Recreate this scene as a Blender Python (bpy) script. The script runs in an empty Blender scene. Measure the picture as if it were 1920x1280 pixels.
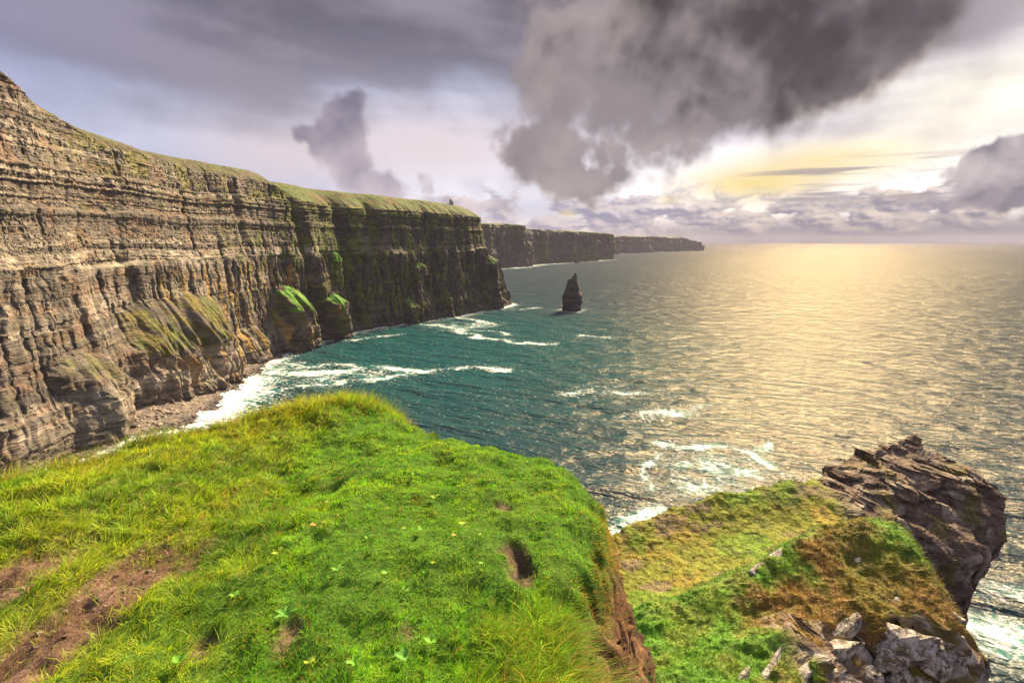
import bpy, math
import numpy as np
from mathutils import Vector

S = bpy.context.scene
COL = S.collection
R = math.radians
EXPO = 2.12
CAM_Z = 130.0                      # metres above the sea
SUN_AZ, SUN_EL = 31.0, 37.0        # degrees clockwise from the view axis (+Y), above the horizon

# ---------------------------------------------------------------- node helper
class V:
    """a node socket with arithmetic"""
    def __init__(s, t, sock): s.t, s.s = t, sock
    def _m(s, op, o=None, o2=None, clamp=False):
        n = s.t.nodes.new('ShaderNodeMath'); n.operation = op; n.use_clamp = clamp
        for i, a in enumerate((s, o, o2)):
            if a is None: continue
            if isinstance(a, V): s.t.links.new(a.s, n.inputs[i])
            else: n.inputs[i].default_value = a
        return V(s.t, n.outputs[0])
    def __add__(s, o): return s._m('ADD', o)
    __radd__ = __add__
    def __sub__(s, o): return s._m('SUBTRACT', o)
    def __rsub__(s, o): return (s * -1.0) + o
    def __mul__(s, o): return s._m('MULTIPLY', o)
    __rmul__ = __mul__
    def __truediv__(s, o): return s._m('DIVIDE', o)
    def __pow__(s, o): return s._m('POWER', o)
    def mx(s, o): return s._m('MAXIMUM', o)
    def mn(s, o): return s._m('MINIMUM', o)
    def sq(s): return s._m('SQRT')
    def ab(s): return s._m('ABSOLUTE')
    def exp(s): return s._m('EXPONENT')
    def fn(s, op, *a): return s._m(op, *a)
    def cl(s): return s._m('ADD', 0.0, clamp=True)
    def ss(s, lo, hi, a=0.0, b=1.0):
        n = s.t.nodes.new('ShaderNodeMapRange'); n.interpolation_type = 'SMOOTHSTEP'
        s.t.links.new(s.s, n.inputs[0])
        for i, v in enumerate((lo, hi, a, b)): n.inputs[i + 1].default_value = v
        return V(s.t, n.outputs[0])
    def lin(s, lo, hi, a=0.0, b=1.0):
        n = s.t.nodes.new('ShaderNodeMapRange'); s.t.links.new(s.s, n.inputs[0])
        for i, v in enumerate((lo, hi, a, b)): n.inputs[i + 1].default_value = v
        return V(s.t, n.outputs[0])

def setin(t, sock, v):
    if isinstance(v, V): t.links.new(v.s, sock)
    elif isinstance(v, (tuple, list)) and len(v) == 3 and len(sock.default_value) == 4: sock.default_value = (*v, 1)
    else: sock.default_value = v
def mixc(t, f, a, b, mode='MIX'):
    n = t.nodes.new('ShaderNodeMix'); n.data_type = 'RGBA'; n.blend_type = mode
    setin(t, n.inputs[0], f); setin(t, n.inputs[6], a); setin(t, n.inputs[7], b)
    return V(t, n.outputs[2])
def scalec(t, c, f):
    n = t.nodes.new('ShaderNodeVectorMath'); n.operation = 'SCALE'
    setin(t, n.inputs[0], c); setin(t, n.inputs[3], f); return V(t, n.outputs[0])
def xyz(t, x, y, z):
    n = t.nodes.new('ShaderNodeCombineXYZ')
    for i, v in enumerate((x, y, z)): setin(t, n.inputs[i], v)
    return V(t, n.outputs[0])
def sep(t, v):
    n = t.nodes.new('ShaderNodeSeparateXYZ'); t.links.new(v.s, n.inputs[0]); return [V(t, o) for o in n.outputs]
def noise(t, v, scale=1.0, detail=5.0, rough=0.55, dist=0.0, kind='FBM', out=0, dim='3D'):
    n = t.nodes.new('ShaderNodeTexNoise'); n.noise_type = kind; n.noise_dimensions = dim
    t.links.new(v.s, n.inputs['Vector'])
    n.inputs['Scale'].default_value = scale; n.inputs['Detail'].default_value = detail
    n.inputs['Roughness'].default_value = rough; n.inputs['Distortion'].default_value = dist
    return V(t, n.outputs[out])
def voro(t, v, scale=1.0, feature='F1', out='Distance', rnd=1.0):
    n = t.nodes.new('ShaderNodeTexVoronoi'); n.feature = feature
    t.links.new(v.s, n.inputs['Vector']); n.inputs['Scale'].default_value = scale
    n.inputs['Randomness'].default_value = rnd
    return V(t, n.outputs[out])
def ramp(t, f, stops):
    n = t.nodes.new('ShaderNodeValToRGB'); e = n.color_ramp.elements
    while len(e) < len(stops): e.new(0.5)
    for k, (p, c) in enumerate(stops): e[k].position = p; e[k].color = (*c, 1)
    setin(t, n.inputs[0], f); return V(t, n.outputs[0])
def attr(t, name, out='Fac'):
    n = t.nodes.new('ShaderNodeAttribute'); n.attribute_name = name; return V(t, n.outputs[out])
def rgb(r, g, b):
    f = lambda c: c / 255 / 12.92 if c <= 10 else ((c / 255 + 0.055) / 1.055) ** 2.4
    return (f(r), f(g), f(b))

# ---------------------------------------------------------------- camera
cam = bpy.data.cameras.new('camera'); cam.lens = 18; cam.sensor_width = 36; cam.clip_start = 0.05; cam.clip_end = 200000
co = bpy.data.objects.new('camera', cam); COL.objects.link(co)
co.location = (0, 0, CAM_Z); co.rotation_euler = (R(90 - 11.2), 0, 0); S.camera = co
S.render.resolution_x, S.render.resolution_y = 1024, 682

# ---------------------------------------------------------------- sky
W = bpy.data.worlds.new('World'); S.world = W; W.use_nodes = True
t = W.node_tree; t.nodes.clear()
SKY_STRENGTH = 0.1
tc = t.nodes.new('ShaderNodeTexCoord'); D = V(t, tc.outputs['Generated'])
dx, dy, dz = sep(t, D)
A = dx.fn('ARCTAN2', dy) * 57.29578                 # azimuth, degrees from +Y
E = dz.fn('ARCSINE') * 57.29578                     # elevation, degrees
nz = t.nodes.new('ShaderNodeTexSky'); nz.sky_type = 'NISHITA'; nz.sun_disc = False
nz.sun_elevation = R(SUN_EL); nz.sun_rotation = R(SUN_AZ); nz.air_density = 1.0; nz.dust_density = 1.5
nish = V(t, nz.outputs[0])
K = 1 / (2 ** EXPO) / SKY_STRENGTH                  # display-linear colour -> sky value
def sc(r, g, b): return tuple(c * K for c in rgb(r, g, b))
def noise2(*a, **k): return noise(*a, dim="2D", **k)
# cloud noise on the sky seen stereographically from the zenith (isotropic, no seam), domain-warped
ST = (dz + 1.02) ** -1.0
P = xyz(t, dx * ST, dy * ST, 0.0)
def shifted(v, x, y):
    n = t.nodes.new('ShaderNodeVectorMath'); n.operation = 'ADD'; t.links.new(v.s, n.inputs[0]); n.inputs[1].default_value = (x, y, 0)
    return V(t, n.outputs[0])
n_v = t.nodes.new('ShaderNodeVectorMath'); n_v.operation = 'MULTIPLY_ADD'
t.links.new(noise2(t, P, 5.5, 2, 0.5, out=1).s, n_v.inputs[0]); n_v.inputs[1].default_value = (0.06, 0.06, 0); t.links.new(P.s, n_v.inputs[2])
PW = V(t, n_v.outputs[0])
n1 = noise2(t, PW, 7.5, 7, 0.56)
nbig = noise2(t, shifted(PW, 3.1, 1.7), 4.2, 3, 0.55)
soft, softs = noise2(t, PW, 9.0, 3, 0.5), noise2(t, shifted(PW, 0.022, 0.026), 9.0, 3, 0.5)      # billows, and the same sampled a little towards the sun
def bill(p, s):
    n = t.nodes.new('ShaderNodeTexVoronoi'); n.voronoi_dimensions = '2D'; n.feature = 'F1'; n.inputs['Detail'].default_value = 2.0; n.inputs['Roughness'].default_value = 0.55
    t.links.new(p.s, n.inputs['Vector']); n.inputs['Scale'].default_value = s; return V(t, n.outputs['Distance'])
puff = bill(P, 19.0)      # cauliflower heads
relief = (soft - softs) * 3.2 + (n1 - soft) * 0.8
AE = xyz(t, A, E, 0.0)
def gauss(a, e, ra, re):
    n = t.nodes.new('ShaderNodeVectorMath'); n.operation = 'MULTIPLY_ADD'; t.links.new(AE.s, n.inputs[0])
    n.inputs[1].default_value = (1 / ra, 1 / re, 0); n.inputs[2].default_value = (-a / ra, -e / re, 0)
    q = t.nodes.new('ShaderNodeVectorMath'); q.operation = 'DOT_PRODUCT'; t.links.new(n.outputs[0], q.inputs[0]); t.links.new(n.outputs[0], q.inputs[1])
    m = t.nodes.new('ShaderNodeMath'); m.operation = 'POWER'; m.inputs[0].default_value = 0.367879; t.links.new(q.outputs['Value'], m.inputs[1])
    return V(t, m.outputs[0])
edge = (n1 - 0.5) * 1.7 + (0.42 - puff) * 0.5
def field(lst, gain):
    m = None
    for q in lst:
        b = gauss(*q); m = b if m is None else m + b
    return m + edge * gain * m.ss(0.0, 0.35)
hglow = gauss(42.0, 11.0, 10.5, 3.9)       # light spilling out under the cloud deck
lowy = gauss(24.5, 5.4, 6.5, 1.8) + gauss(6.0, 2.9, 1.0, 0.45) * 0.8 + gauss(16.5, 4.0, 1.4, 0.5) * 0.6
# 1 open sky with a thin veil
veil = ramp(t, (E / 60.0).cl(), [(0.0, sc(196, 194, 214)), (0.07, sc(206, 200, 222)), (0.16, sc(210, 198, 212)), (0.3, sc(150, 145, 172)), (0.55, sc(196, 194, 212)), (1.0, sc(228, 228, 238))])
col = mixc(t, (A * -1.0).ss(15, 50) * 0.85, veil, sc(158, 158, 192))
col = mixc(t, 0.88, nish, col)
col = mixc(t, nbig.ss(0.45, 0.6) * E.ss(1, 3) * (1.0 - E.ss(6, 11)) * 0.5, col, sc(172, 178, 210))
col = mixc(t, (gauss(-8.0, 9.5, 14.0, 3.6) * 0.75 + gauss(-24, 8.0, 8.0, 3.0) * 0.5).cl(), col, sc(232, 214, 216))
col = mixc(t, (hglow * 1.15).cl(), col, sc(255, 248, 232))
col = mixc(t, gauss(31.0, 7.2, 8.0, 1.9) * 0.9, col, sc(255, 234, 182))
col = scalec(t, col, 1.0 + hglow * 0.35)
col = mixc(t, lowy.cl(), col, sc(255, 231, 160))
# 2 stratus sheet overhead, streaked
streak = noise2(t, xyz(t, A * 0.022 + E * 0.035, E * 0.10, 0.0), 1.7, 3, 0.5)
stm = (1.0 - E.ss(24, 42) * 0.9) * (E + (streak - 0.5) * 16.0 + (n1 - 0.5) * 9.0 + (A * -1.0).ss(18, 40) * 1.5).ss(7.0, 18.0)
stc = mixc(t, (streak * 0.65 + n1 * 0.35).ss(0.36, 0.64), sc(106, 101, 114), sc(152, 144, 158))
stc = mixc(t, (A * -1.0).ss(22, 48) * 0.65, stc, sc(150, 150, 182))
stc = mixc(t, A.ss(36, 44) * 0.8, stc, sc(196, 186, 188))
col = mixc(t, stm * 0.94, col, stc)
# 3 cumulus along the horizon
PH = xyz(t, A * 0.14, E * 0.32, 0.0)
nh = noise2(t, PH, 1.5, 6, 0.55); nhs = noise2(t, shifted(PH, 0.05, 0.09), 1.5, 3, 0.55)
right = A.ss(-16, 4)
hm = (nh - 0.46 + (1.0 - E.ss(2.0, 6.0)) * 0.10 - (1.0 - E.ss(0.2, 1.4)) * 0.10).ss(0.0, 0.09) * (1.0 - (E + (nh - 0.5) * 10.0).ss(4.2, 7.0)) * right.lin(0, 1, 0.35, 1)
lit = ((nh - nhs) * 5.5 + 0.5).cl()
hcol = mixc(t, lit, sc(156, 152, 176), sc(228, 214, 216))
hcol = mixc(t, A.ss(8, 30) * 0.75, hcol, mixc(t, lit, sc(128, 125, 146), sc(234, 216, 198)))
col = mixc(t, hm * (1.0 - lowy.cl() * 0.75) * 0.93, col, hcol)
bars = noise2(t, xyz(t, A * 0.045, E * 0.75, 0.0), 1.6, 2, 0.5).ss(0.5, 0.64) * E.ss(2.5, 4) * (1.0 - E.ss(6.0, 8)) * A.ss(21, 28)
col = mixc(t, bars * 0.8, col, sc(168, 156, 162))
bank = (1.0 - (E + (nh - 0.5) * 3.0).ss(0.4, 2.4)) * A.ss(2, 26)
col = mixc(t, bank * 0.85, col, sc(116, 119, 142))
# 4 the plume over the cliff and its neighbours
pm = field([(-17.4, 13.4, 1.9, 1.3), (-15.4, 13.9, 1.3, 0.9), (-18.6, 12.0, 1.2, 1.2), (-20.2, 10.2, 2.0, 1.1), (-16.2, 10.4, 1.6, 1.5), (-18.2, 8.6, 2.4, 1.8), (-16.4, 6.8, 2.8, 2.2), (-13.6, 5.2, 3.0, 1.8), (-17.0, 11.6, 1.8, 1.4), (-18.0, 9.4, 2.0, 1.6)], 1.5)
pcol = mixc(t, (relief * 0.75 + E.lin(5, 13, 0.80, 0.10)).cl(), sc(120, 114, 136), sc(204, 190, 200))
col = mixc(t, pm.ss(0.06, 0.85) * 0.88, col, pcol)
p2 = field([(-9.6, 6.8, 1.1, 1.1), (-8.9, 5.0, 2.0, 2.0), (-6.0, 3.6, 3.0, 1.3), (-1.5, 3.6, 2.4, 1.0)], 1.4)
col = mixc(t, p2.ss(0.25, 0.85) * 0.8, col, mixc(t, (relief * 0.8 + 0.62).cl(), sc(160, 150, 166), sc(226, 210, 212)))
p3 = field([(43.0, 7.4, 1.9, 1.2), (41.0, 5.6, 2.0, 1.2), (43.5, 5.0, 3.0, 2.2), (39.0, 3.2, 3.4, 1.2), (48.0, 5.0, 5.0, 3.5)], 1.5)
col = mixc(t, p3.ss(0.25, 0.75) * 0.93, col, mixc(t, (relief * 1.1 + 0.40).cl(), sc(124, 118, 134), sc(222, 208, 208)))
# 5 the big dark cloud
bm = field([(3.0, 20.5, 3.0, 4.0), (4.0, 15.0, 3.2, 4.5), (1.6, 9.2, 3.2, 2.2), (5.0, 7.6, 4.6, 2.8), (8.5, 5.4, 4.2, 1.9), (14.0, 7.4, 5.0, 2.6), (9.5, 13.5, 5.0, 5.5), (17.0, 13.0, 6.0, 5.0),
            (15.0, 20.0, 8.0, 5.0), (24.0, 13.0, 5.5, 3.6), (30.0, 14.0, 4.6, 3.2), (26.0, 20.0, 8.0, 4.0), (34.0, 17.0, 3.8, 3.0), (36.5, 19.5, 3.2, 3.0), (24.0, 28.0, 16.0, 6.0)], A.ss(10, 28, 1.25, 0.7))
bmm = bm.mn(1.7)
alpha = bmm.ss(0.14, 0.95)
core = (bmm * 0.38 + (nbig - 0.5) * 2.6 + edge * 0.35 + A.ss(6, 14, -0.30, 0.22) + E.lin(5, 17, -0.24, 0.08)).ss(-0.1, 1.0)
bc = mixc(t, core, sc(150, 140, 145), sc(78, 72, 76))
bc = mixc(t, (relief * 0.55 - core * 0.22 + 0.14).cl(), bc, sc(196, 180, 178))
warm = (hglow * 1.1 + (1.0 - E.ss(4.5, 9)) * 0.3).cl() * (1.0 - bmm.ss(0.35, 1.1))
bc = mixc(t, warm * 0.85, bc, sc(236, 212, 180))
col = mixc(t, alpha * 0.98, col, bc)
bg = t.nodes.new('ShaderNodeBackground'); bg.inputs[1].default_value = SKY_STRENGTH
t.links.new(col.s, bg.inputs[0]); wo = t.nodes.new('ShaderNodeOutputWorld'); t.links.new(bg.outputs[0], wo.inputs[0])
W.cycles.sampling_method = 'MANUAL'; W.cycles.sample_map_resolution = 512

# ---------------------------------------------------------------- sun
sl = bpy.data.lights.new('sun', 'SUN'); sl.energy = 4.0; sl.angle = R(12); sl.color = (1.0, 0.77, 0.46)
so = bpy.data.objects.new('sun', sl); COL.objects.link(so)
SUN = Vector((math.sin(R(SUN_AZ)) * math.cos(R(SUN_EL)), math.cos(R(SUN_AZ)) * math.cos(R(SUN_EL)), math.sin(R(SUN_EL))))
so.rotation_euler = SUN.to_track_quat('Z', 'Y').to_euler(); so.location = (200, 300, 400)
vs = S.view_settings; vs.view_transform = 'Standard'; vs.look = 'None'; vs.gamma = 1; vs.use_curve_mapping = False; vs.exposure = EXPO
S.cycles.max_bounces = 6; S.cycles.diffuse_bounces = 3; S.cycles.glossy_bounces = 2; S.cycles.transmission_bounces = 2
S.cycles.volume_bounces = 0; S.cycles.sample_clamp_indirect = 8; S.cycles.use_denoising = True
S.cycles.caustics_reflective = False; S.cycles.caustics_refractive = False

# ---------------------------------------------------------------- numpy helpers
rng = np.random.default_rng(7)
def _h(i, j, k, seed):
    x = (i.astype(np.int64) * 374761393 + j.astype(np.int64) * 668265263 + k.astype(np.int64) * 2147483647 + seed * 974634777) & 0xFFFFFFFF
    x = ((x ^ (x >> 13)) * 1274126177) & 0xFFFFFFFF
    x = ((x ^ (x >> 16)) * 2246822519) & 0xFFFFFFFF
    return ((x ^ (x >> 15)) & 0xFFFFFF) / float(0xFFFFFF)
def hash1(i, seed=0): i = np.asarray(i); return _h(i, i * 0 + 17, i * 0 + 5, seed)
def hash2(i, j, seed=0): return _h(i, j, i * 0 + 3, seed)
def vn(x, y, z=0.0, seed=0):
    x, y, z = np.broadcast_arrays(np.asarray(x, float), np.asarray(y, float), np.asarray(z, float))
    i, j, k = np.floor(x), np.floor(y), np.floor(z)
    u, v, w = x - i, y - j, z - k
    u, v, w = (a * a * a * (a * (a * 6 - 15) + 10) for a in (u, v, w))
    i, j, k = i.astype(np.int64), j.astype(np.int64), k.astype(np.int64)
    r = 0.0
    zs = ((0, 1 - w), (1, w)) if np.any(w) else ((0, 1.0),)
    for a, wa in ((0, 1 - u), (1, u)):
        for b, wb in ((0, 1 - v), (1, v)):
            for c, wc in zs: r = r + wa * wb * wc * _h(i + a, j + b, k + c, seed)
    return r
def fbm(x, y, z=0.0, o=4, seed=0, g=0.5):
    """about -1..1"""
    s, a, n = 0.0, 1.0, 0.0
    for q in range(o):
        f = 2.03 ** q
        s = s + a * (vn(x * f + q * 7.3, y * f - q * 3.1, np.asarray(z) * f, seed + q) * 2 - 1); n += a; a *= g
    return s / n * 1.5
def ridge(x, y, z=0.0, o=4, seed=0):
    s, a, n = 0.0, 1.0, 0.0
    for q in range(o):
        f = 2.03 ** q
        s = s + a * (1 - np.abs(vn(x * f + q * 7.3, y * f - q * 3.1, np.asarray(z) * f, seed + q) * 2 - 1)); n += a; a *= 0.5
    return s / n
def sst(x, lo, hi): 
    q = np.clip((x - lo) / (hi - lo), 0, 1); return q * q * (3 - 2 * q)
def lerp(a, b, f): return a + (b - a) * f
def mixn(a, b, f): return a + (np.asarray(b) - a) * f[..., None]
def spline(pts, step):
    """Catmull-Rom through pts, resampled by arc length"""
    P = np.array(pts, float); P = np.vstack([2 * P[0] - P[1], P, 2 * P[-1] - P[-2]])
    out = []
    for k in range(1, len(P) - 2):
        u = np.linspace(0, 1, 60, endpoint=False)[:, None]
        a, b, c, d = P[k - 1], P[k], P[k + 1], P[k + 2]
        out.append(0.5 * ((2 * b) + (c - a) * u + (2 * a - 5 * b + 4 * c - d) * u ** 2 + (3 * b - a - 3 * c + d) * u ** 3))
    q = np.vstack(out + [P[-2][None]])
    L = np.concatenate([[0], np.cumsum(np.hypot(*(np.diff(q[:, :2], axis=0).T)))])
    if callable(step):
        s = [0.0]
        while s[-1] < L[-1]: s.append(s[-1] + step([np.interp(s[-1], L, q[:, c]) for c in range(2)]))
        s = np.array(s[:-1])
    else: s = np.arange(0, L[-1], step)
    return s, np.stack([np.interp(s, L, q[:, c]) for c in range(q.shape[1])], 1)
def polydist(x, y, poly):
    """signed distance to a closed polygon, positive inside"""
    d = np.full(x.shape, 1e9); ins = np.zeros(x.shape, bool); n = len(poly)
    for k in range(n):
        ax, ay = poly[k]; bx, by = poly[(k + 1) % n]
        ux, uy = bx - ax, by - ay
        q = np.clip(((x - ax) * ux + (y - ay) * uy) / (ux * ux + uy * uy), 0, 1)
        d = np.minimum(d, np.hypot(x - ax - q * ux, y - ay - q * uy))
        cond = (ay > y) != (by > y)
        with np.errstate(divide='ignore', invalid='ignore'):
            xi = (bx - ax) * (y - ay) / (by - ay + 1e-12) + ax
        ins ^= cond & (x < xi)
    return np.where(ins, d, -d)
def linedist(x, y, line, reach=90.0, chunk=20000):
    """distance to a chain of points; beyond reach metres from its box it stays at reach"""
    L = np.asarray(line, np.float32)[:, :2]; xf, yf = x.ravel().astype(np.float32), y.ravel().astype(np.float32)
    out = np.full(x.size, reach, np.float32)
    idx = np.nonzero((xf > L[:, 0].min() - reach) & (xf < L[:, 0].max() + reach) & (yf > L[:, 1].min() - reach) & (yf < L[:, 1].max() + reach))[0]
    for k in range(0, len(idx), chunk):
        i = idx[k:k + chunk]
        out[i] = np.sqrt(((xf[i, None] - L[None, :, 0]) ** 2 + (yf[i, None] - L[None, :, 1]) ** 2).min(1))
    return out.reshape(x.shape).astype(float)

# ---------------------------------------------------------------- scene helpers
def mesh(name, verts, faces, cols=None, mat=None, smooth=False, extra=None):
    """faces: (n,3) or (n,4) int array, or a list of such arrays"""
    me = bpy.data.meshes.new(name)
    fl = [np.asarray(f) for f in (faces if isinstance(faces, list) else [faces])]
    verts = np.asarray(verts, np.float32); me.vertices.add(len(verts)); me.vertices.foreach_set('co', verts.ravel())
    lt = np.concatenate([np.full(len(f), f.shape[1], np.int32) for f in fl]); li = np.concatenate([f.ravel() for f in fl]).astype(np.int32)
    me.loops.add(len(li)); me.loops.foreach_set('vertex_index', li)
    me.polygons.add(len(lt)); me.polygons.foreach_set('loop_start', np.concatenate([[0], np.cumsum(lt)[:-1]]).astype(np.int32))
    me.polygons.foreach_set('use_smooth', np.full(len(lt), bool(smooth)))
    me.update(calc_edges=True); me.validate()
    if cols is not None:
        c = np.ones((len(verts), 4), np.float32); c[:, :3] = np.clip(cols, 0, 1)
        at = me.attributes.new('col', 'FLOAT_COLOR', 'POINT'); at.data.foreach_set('color', c.ravel())
    for k, v in (extra or {}).items():
        at = me.attributes.new(k, 'FLOAT', 'POINT'); at.data.foreach_set('value', np.asarray(v, np.float32).ravel())
    if mat: me.materials.append(mat)
    return me
def put(name, me, parent=None, loc=None, label=None, cat=None, group=None, kind=None):
    o = bpy.data.objects.new(name, me); COL.objects.link(o)
    if parent: o.parent = parent
    if loc is not None: o.location = loc
    for k, v in (('label', label), ('category', cat), ('group', group), ('kind', kind)):
        if v: o[k] = v
    return o
def gridfaces(nr, nc):
    a = (np.arange(nr - 1)[:, None] * nc + np.arange(nc - 1)[None]).ravel()
    return np.stack([a, a + 1, a + nc + 1, a + nc], 1)
def newmat(name):
    m = bpy.data.materials.new(name); m.use_nodes = True; t = m.node_tree; t.nodes.clear()
    o = t.nodes.new('ShaderNodeOutputMaterial'); b = t.nodes.new('ShaderNodeBsdfPrincipled'); t.links.new(b.outputs[0], o.inputs[0])
    tc = t.nodes.new('ShaderNodeTexCoord'); g = t.nodes.new('ShaderNodeNewGeometry')
    return m, t, b, V(t, g.outputs['Position']), o
def scaled(t, v, x, y, z):
    n = t.nodes.new('ShaderNodeVectorMath'); n.operation = 'MULTIPLY'; t.links.new(v.s, n.inputs[0]); n.inputs[1].default_value = (x, y, z); return V(t, n.outputs[0])
def bump(t, b, h, strength=1.0, dist=1.0, normal=None):
    n = t.nodes.new('ShaderNodeBump'); n.inputs['Strength'].default_value = strength; n.inputs['Distance'].default_value = dist
    t.links.new(h.s, n.inputs['Height'])
    if normal: t.links.new(normal.s, n.inputs['Normal'])
    t.links.new(n.outputs[0], b.inputs['Normal']); return V(t, n.outputs[0])

def rock_mat(name, s=1.0, bumpd=0.5, var=0.5):
    """colour comes from the mesh; the material adds grain, bedding lines and relief at scale s (metres)"""
    m, t, b, p, o = newmat(name)
    c = attr(t, 'col', 'Color')
    g1 = noise(t, scaled(t, p, 1 / s, 1 / s, 2.6 / s), 0.7, 6, 0.65)
    g2 = noise(t, scaled(t, p, 0.25 / s, 0.25 / s, 2.2 / s), 1.3, 4, 0.6)
    f = g1.lin(0.25, 0.75, 1 - var, 1 + var) * g2.lin(0.3, 0.7, 1 - var * 0.5, 1 + var * 0.5)
    setin(t, b.inputs['Base Color'], scalec(t, c, f))
    b.inputs['Roughness'].default_value = 0.88; b.inputs['Specular IOR Level'].default_value = 0.25
    bump(t, b, g1 * 0.6 + g2 * 0.6, 0.9, bumpd)
    return m
M_ROCK = rock_mat('cliff_rock', 3.0, 2.2, 0.5)
M_CRAG = rock_mat('crag_rock_and_turf', 0.5, 0.45, 0.4)
M_STONE = rock_mat('lichened_stone', 0.25, 0.15, 0.45)
M_FAR = rock_mat('far_cliff_rock', 12.0, 6.0, 0.4)

# ---------------------------------------------------------------- coast lines (metres, sea level)
COAST = [(-326, 40), (-284, 170), (-271, 283), (-274, 335), (-285, 378), (-282, 440), (-278, 500), (-270, 560), (-256, 620), (-240, 680), (-214, 745), (-164, 806),
         (-95, 882), (-40, 965), (-8, 1020), (-2, 1050), (-28, 1090), (-110, 1135), (-260, 1180)]
HEAD2 = [(-620, 1900), (-300, 2180), (-60, 2390), (62, 2540), (84, 2640), (130, 2740), (270, 2940), (450, 3200), (645, 3480), (670, 3560), (600, 3700), (200, 3950)]
HEAD3 = [(300, 4500), (947, 4990), (1500, 5560), (2060, 6120), (2330, 6400), (2400, 6500), (2330, 6660), (1700, 7100)]
BEACH = [(-276, 250), (-262, 290), (-248, 322), (-237, 346), (-230, 365), (-233, 388), (-240, 420), (-250, 460), (-258, 520), (-262, 570), (-258, 600)]
PROM = [(-60, -20), (-25, 4), (-12, 22), (-8, 38), (2, 56), (18, 62), (36, 66), (56, 66), (66, 50), (62, 34), (52, 22), (44, 6), (40, -20)]
STACK = (112, 955)

# ---------------------------------------------------------------- sea
az = np.radians(np.linspace(-62, 62, 520))
r = np.concatenate([np.geomspace(60, 1300, 330), np.geomspace(1330, 24000, 90)])
Rg, Ag = np.meshgrid(r, az, indexing='ij')
X, Y = Rg * np.sin(Ag), Rg * np.cos(Ag)
dsh = np.minimum(np.minimum(linedist(X, Y, spline(COAST, 5)[1]), linedist(X, Y, spline(BEACH, 4)[1])),
                 np.minimum(linedist(X, Y, spline(HEAD2, 20)[1], 300), linedist(X, Y, spline(HEAD3, 40)[1], 300)))
dpr = linedist(X, Y, spline(PROM + PROM[:1], 3)[1], 200)
dst = np.hypot(X - STACK[0], Y - STACK[1]) - 17
far = sst(Rg, 900, 2600)
foam = np.exp(-dsh / (10 + 24 * far)) * (0.9 + 0.35 * fbm(X / 40, Y / 40, seed=3))
foam = np.maximum(foam, np.exp(-np.maximum(linedist(X, Y, spline(BEACH[:8], 4)[1]) - 8, 0) / 20) * 1.05 * sst(Y, 332, 356))
foam = np.maximum(foam, 0.62 * np.exp(-(np.maximum(dst, 0) / 15) ** 1.2) * (0.7 + 0.4 * fbm(X / 30, Y / 12, seed=9)))
foam = np.maximum(foam, 0.85 * np.exp(-np.maximum(dpr, 0) / 12) * (0.9 + 0.5 * fbm(X / 18, Y / 18, seed=5)))
FA, FB, FC = (fbm(X / q, Y / q, seed=k) for q, k in ((26, 31), (24, 35), (15, 39)))
def lane(pts, w, amp, sd):
    """a drifting line of foam along pts, w metres wide"""
    L = spline(pts, 3)[1]
    wx = X + 10 * FA * math.cos(sd) + 10 * FB * math.sin(sd); wy = Y + 8 * FB * math.cos(sd) - 8 * FA * math.sin(sd)
    d = linedist(wx, wy, L, 40)
    return amp * np.exp(-(d / (1.35 * w)) ** 1.1) * (0.75 + 0.55 * (FC if sd % 4 == 1 else FB))
def patch(cx, cy, rx, ry, amp, sd, rot=0.0):
    c, s = math.cos(rot), math.sin(rot)
    u = ((X - cx) * c + (Y - cy) * s) / rx; v = (-(X - cx) * s + (Y - cy) * c) / ry
    return amp * np.exp(-(u * u + v * v)) * (0.8 + 0.55 * FC)
for L, w, am, sd in [([(-233.16, 492.85), (-183.10, 501.28), (-143.52, 514.45), (-86.52, 503.43), (-33.12, 514.45), (2.73, 507.79)], 6, 1, 31), ([(-223.13, 429.19), (-175.34, 450.92), (-131.47, 469.11), (-95.38, 492.85)], 6, 0.9, 33), ([(-220.79, 514.45), (-181.94, 530.68), (-127.18, 492.85)], 5, 0.8, 35), ([(-153.81, 810.53), (-98.11, 774.41), (-59.53, 702.52), (-6.97, 656.55), (47.55, 639.06)], 5, 0.9, 37), ([(-151.36, 900.07), (-81.65, 862.05), (-25.15, 794.66)], 6, 0.8, 39), ([(-101.29, 736.78), (-47.31, 745.85), (-7.44, 702.52)], 5, 0.7, 41), ([(-223.10, 656.55), (-189.23, 686.52), (-151.38, 715.00)], 4, 0.7, 43), ([(55.78, 429.19), (89.26, 434.02), (121.90, 424.45)], 6, 0.75, 45), ([(95.67, 694.43), (123.73, 686.52), (143.98, 678.79)], 5, 0.8, 47), ([(92.34, 367.17), (127.55, 376.93), (166.68, 392.51)], 5, 0.7, 49), ([(92.75, 298.42), (79.80, 268.96), (77.29, 244.40), (80.54, 228.52)], 3, 0.95, 51), ([(101.92, 306.73), (130.77, 311.05), (153.76, 294.42), (159.60, 268.96), (158.42, 256.15)], 3.5, 0.95, 53), ([(145.75, 298.42), (163.87, 315.48)], 2.5, 0.8, 55), ([(40.96, 210.03), (54.49, 216.64), (71.35, 223.63)], 4, 1, 57), ([(-63.57, 1011.10), (-10.19, 971.24), (51.73, 986.81)], 5, 0.7, 59)]: foam = np.maximum(foam, lane(L, w, am, sd))
for a in [(118.8, 272.3, 38, 28, 0.66, 61), (97.2, 262.4, 16, 22, 0.6, 63), (166.5, 149.5, 24, 20, 0.72, 65), (181.9, 167.8, 18, 8, 0.62, 69), (-166.2, 482.7, 60, 30, 0.5, 67), (-74.5, 784.4, 60, 40, 0.42, 71), (-242.9, 514.5, 26, 30, 0.8, 73)]: foam = np.maximum(foam, patch(*a))
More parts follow.
